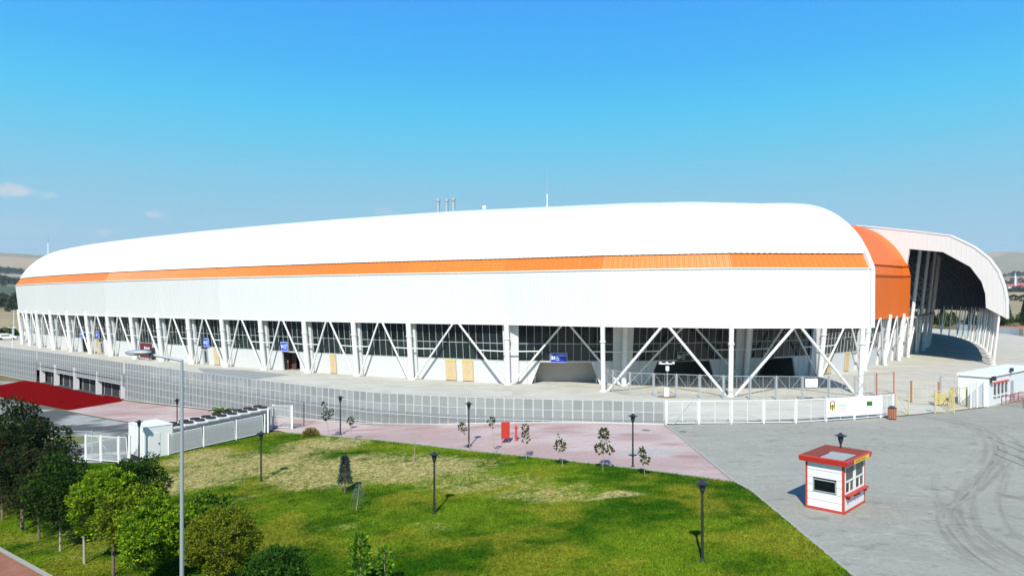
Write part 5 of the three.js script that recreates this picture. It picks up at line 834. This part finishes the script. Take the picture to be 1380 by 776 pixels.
{ const o = thing('far_wall', 'long low reddish brown wall at the back of the car park', 'wall', V(158, 247, 0)); for (let k = 0; k < 10; k++) part(o, 'wall_section', box(9.8, 1.3, 0.4, 4.9 + k * 10, 0.6, -k * 0.8), M.rust); }
{ const o = thing('field_wall', 'brown boundary wall past the far left end of the concourse', 'wall', V(-200, 222, -3.3)); for (let k = 0; k < 9; k++) part(o, 'wall_section', box(6.8, 2.4, 0.3, 3.4 + k * 7, 1.2, k * 1.4), mat(0.2, 0.15, 0.11)); }
{ // white panel fence along the right of the ring road
  const o = thing('panel_fence', 'white panel fence with cream gates bordering the car park', 'fence', V(101, 121.5, 0)); const pts = walk([[101, 121.5], [123.5, 150.5], [141.5, 182.5], [153, 215], [156.5, 248]], 3.2);
  for (let i = 0; i + 1 < pts.length; i++) part(o, 'panel', beam(V(...pts[i], 1.05).sub(o.position), V(mix(pts[i][0], pts[i + 1][0], 0.96), mix(pts[i][1], pts[i + 1][1], 0.96), 1.05).sub(o.position), 0.06, 2.0), i % 9 === 4 ? M.cream : M.paint);
}
{ // low blue grey fence seen through the arcade
  const o = thing('arcade_fence', 'blue grey panel fence at the far mouth of the arcade', 'fence', V(112, 246, 0)); for (let k = 0; k < 14; k++) part(o, 'panel', box(2.3, 2.4, 0.08, k * 2.5, 1.3, 0), k % 5 === 3 ? M.paint : mat(0.2, 0.26, 0.36)); }
// town on the plain to the right
[[1010, 1420], [1050, 1450], [1035, 1400], [1090, 1440], [1120, 1480], [1000, 1380], [1075, 1395], [1140, 1430], [1020, 1340], [1100, 1380], [985, 1345], [1160, 1490]].forEach(([x, d], k) => {
  const h = farLand(x, d), o = thing('town_house', 'small far house with a red roof on the plain', 'house', V(x, d, h - 1), rr(-0.3, 0.3), 'red roofed houses of the far town'), w = rr(22, 40), t = rr(7, 12); part(o, 'wall', box(w, t, 14, 0, t / 2, 0), M.white);
  const r = new THREE.Shape([new THREE.Vector2(-8, 0), new THREE.Vector2(8, 0), new THREE.Vector2(0, 5)]); part(o, 'roof', new THREE.ExtrudeGeometry(r, { depth: w + 2, bevelEnabled: false }).rotateY(Math.PI / 2).translate(-w / 2 - 1, t, 0), mat(0.35, 0.1, 0.09));
});
{ const x = 1012, d = 1415, o = thing('minaret', 'slim white minaret rising over the far town', 'minaret', V(x, d, farLand(x, d))); part(o, 'shaft', new THREE.CylinderGeometry(1.6, 2.2, 30, 12).translate(0, 15, 0), M.white); part(o, 'balcony', new THREE.CylinderGeometry(2.8, 2.2, 2, 12).translate(0, 24, 0), M.white); part(o, 'spire', new THREE.ConeGeometry(1.7, 9, 12).translate(0, 34, 0), M.paintGrey); }
for (const [x, d, h, l] of [[-143, 202, 7.5, 'white double headed lamp post past the far left end of the stadium'], [-101.5, 143, 5, 'thin pale post at the left rim of the concourse'], [205, 300, 12, 'tall slim lamp mast beyond the car park']]) { const b = d < 150 ? 0 : d > 250 ? 0 : -3.3, o = thing('lamp_post', l, 'lamp post', V(x, d, b)); part(o, 'pole', new THREE.CylinderGeometry(0.07, 0.1, h - b, 10).translate(0, (h - b) / 2, 0), M.white); part(o, 'head', box(1.6, 0.12, 0.3, 0, h - b, 0), M.white); }
for (const [x, d] of [[-134, 187], [-137, 190]]) { const o = thing('parked_car', 'small white car parked past the far left end of the concourse', 'car', V(x, d, 0), 0.4, 'white cars by the far concourse'); const s = new THREE.Shape([[-2.1, 0.35], [2.1, 0.35], [2.1, 0.85], [1.2, 0.95], [0.6, 1.45], [-1.2, 1.45], [-1.9, 0.95], [-2.1, 0.9]].map((p) => new THREE.Vector2(...p))); part(o, 'body', new THREE.ExtrudeGeometry(s, { depth: 1.6, bevelSize: 0.06, bevelThickness: 0.06, bevelSegments: 2 }).translate(0, 0, -0.8), M.white); part(o, 'windows', box(1.9, 0.35, 1.74, -0.3, 1.18, 0), M.glass); for (const wx of [-1.3, 1.3]) for (const z of [-0.8, 0.8]) part(o, 'wheel', new THREE.CylinderGeometry(0.33, 0.33, 0.2, 16).rotateX(Math.PI / 2).translate(wx, 0.33, z), M.dark); }
renderer.render(scene, camera);
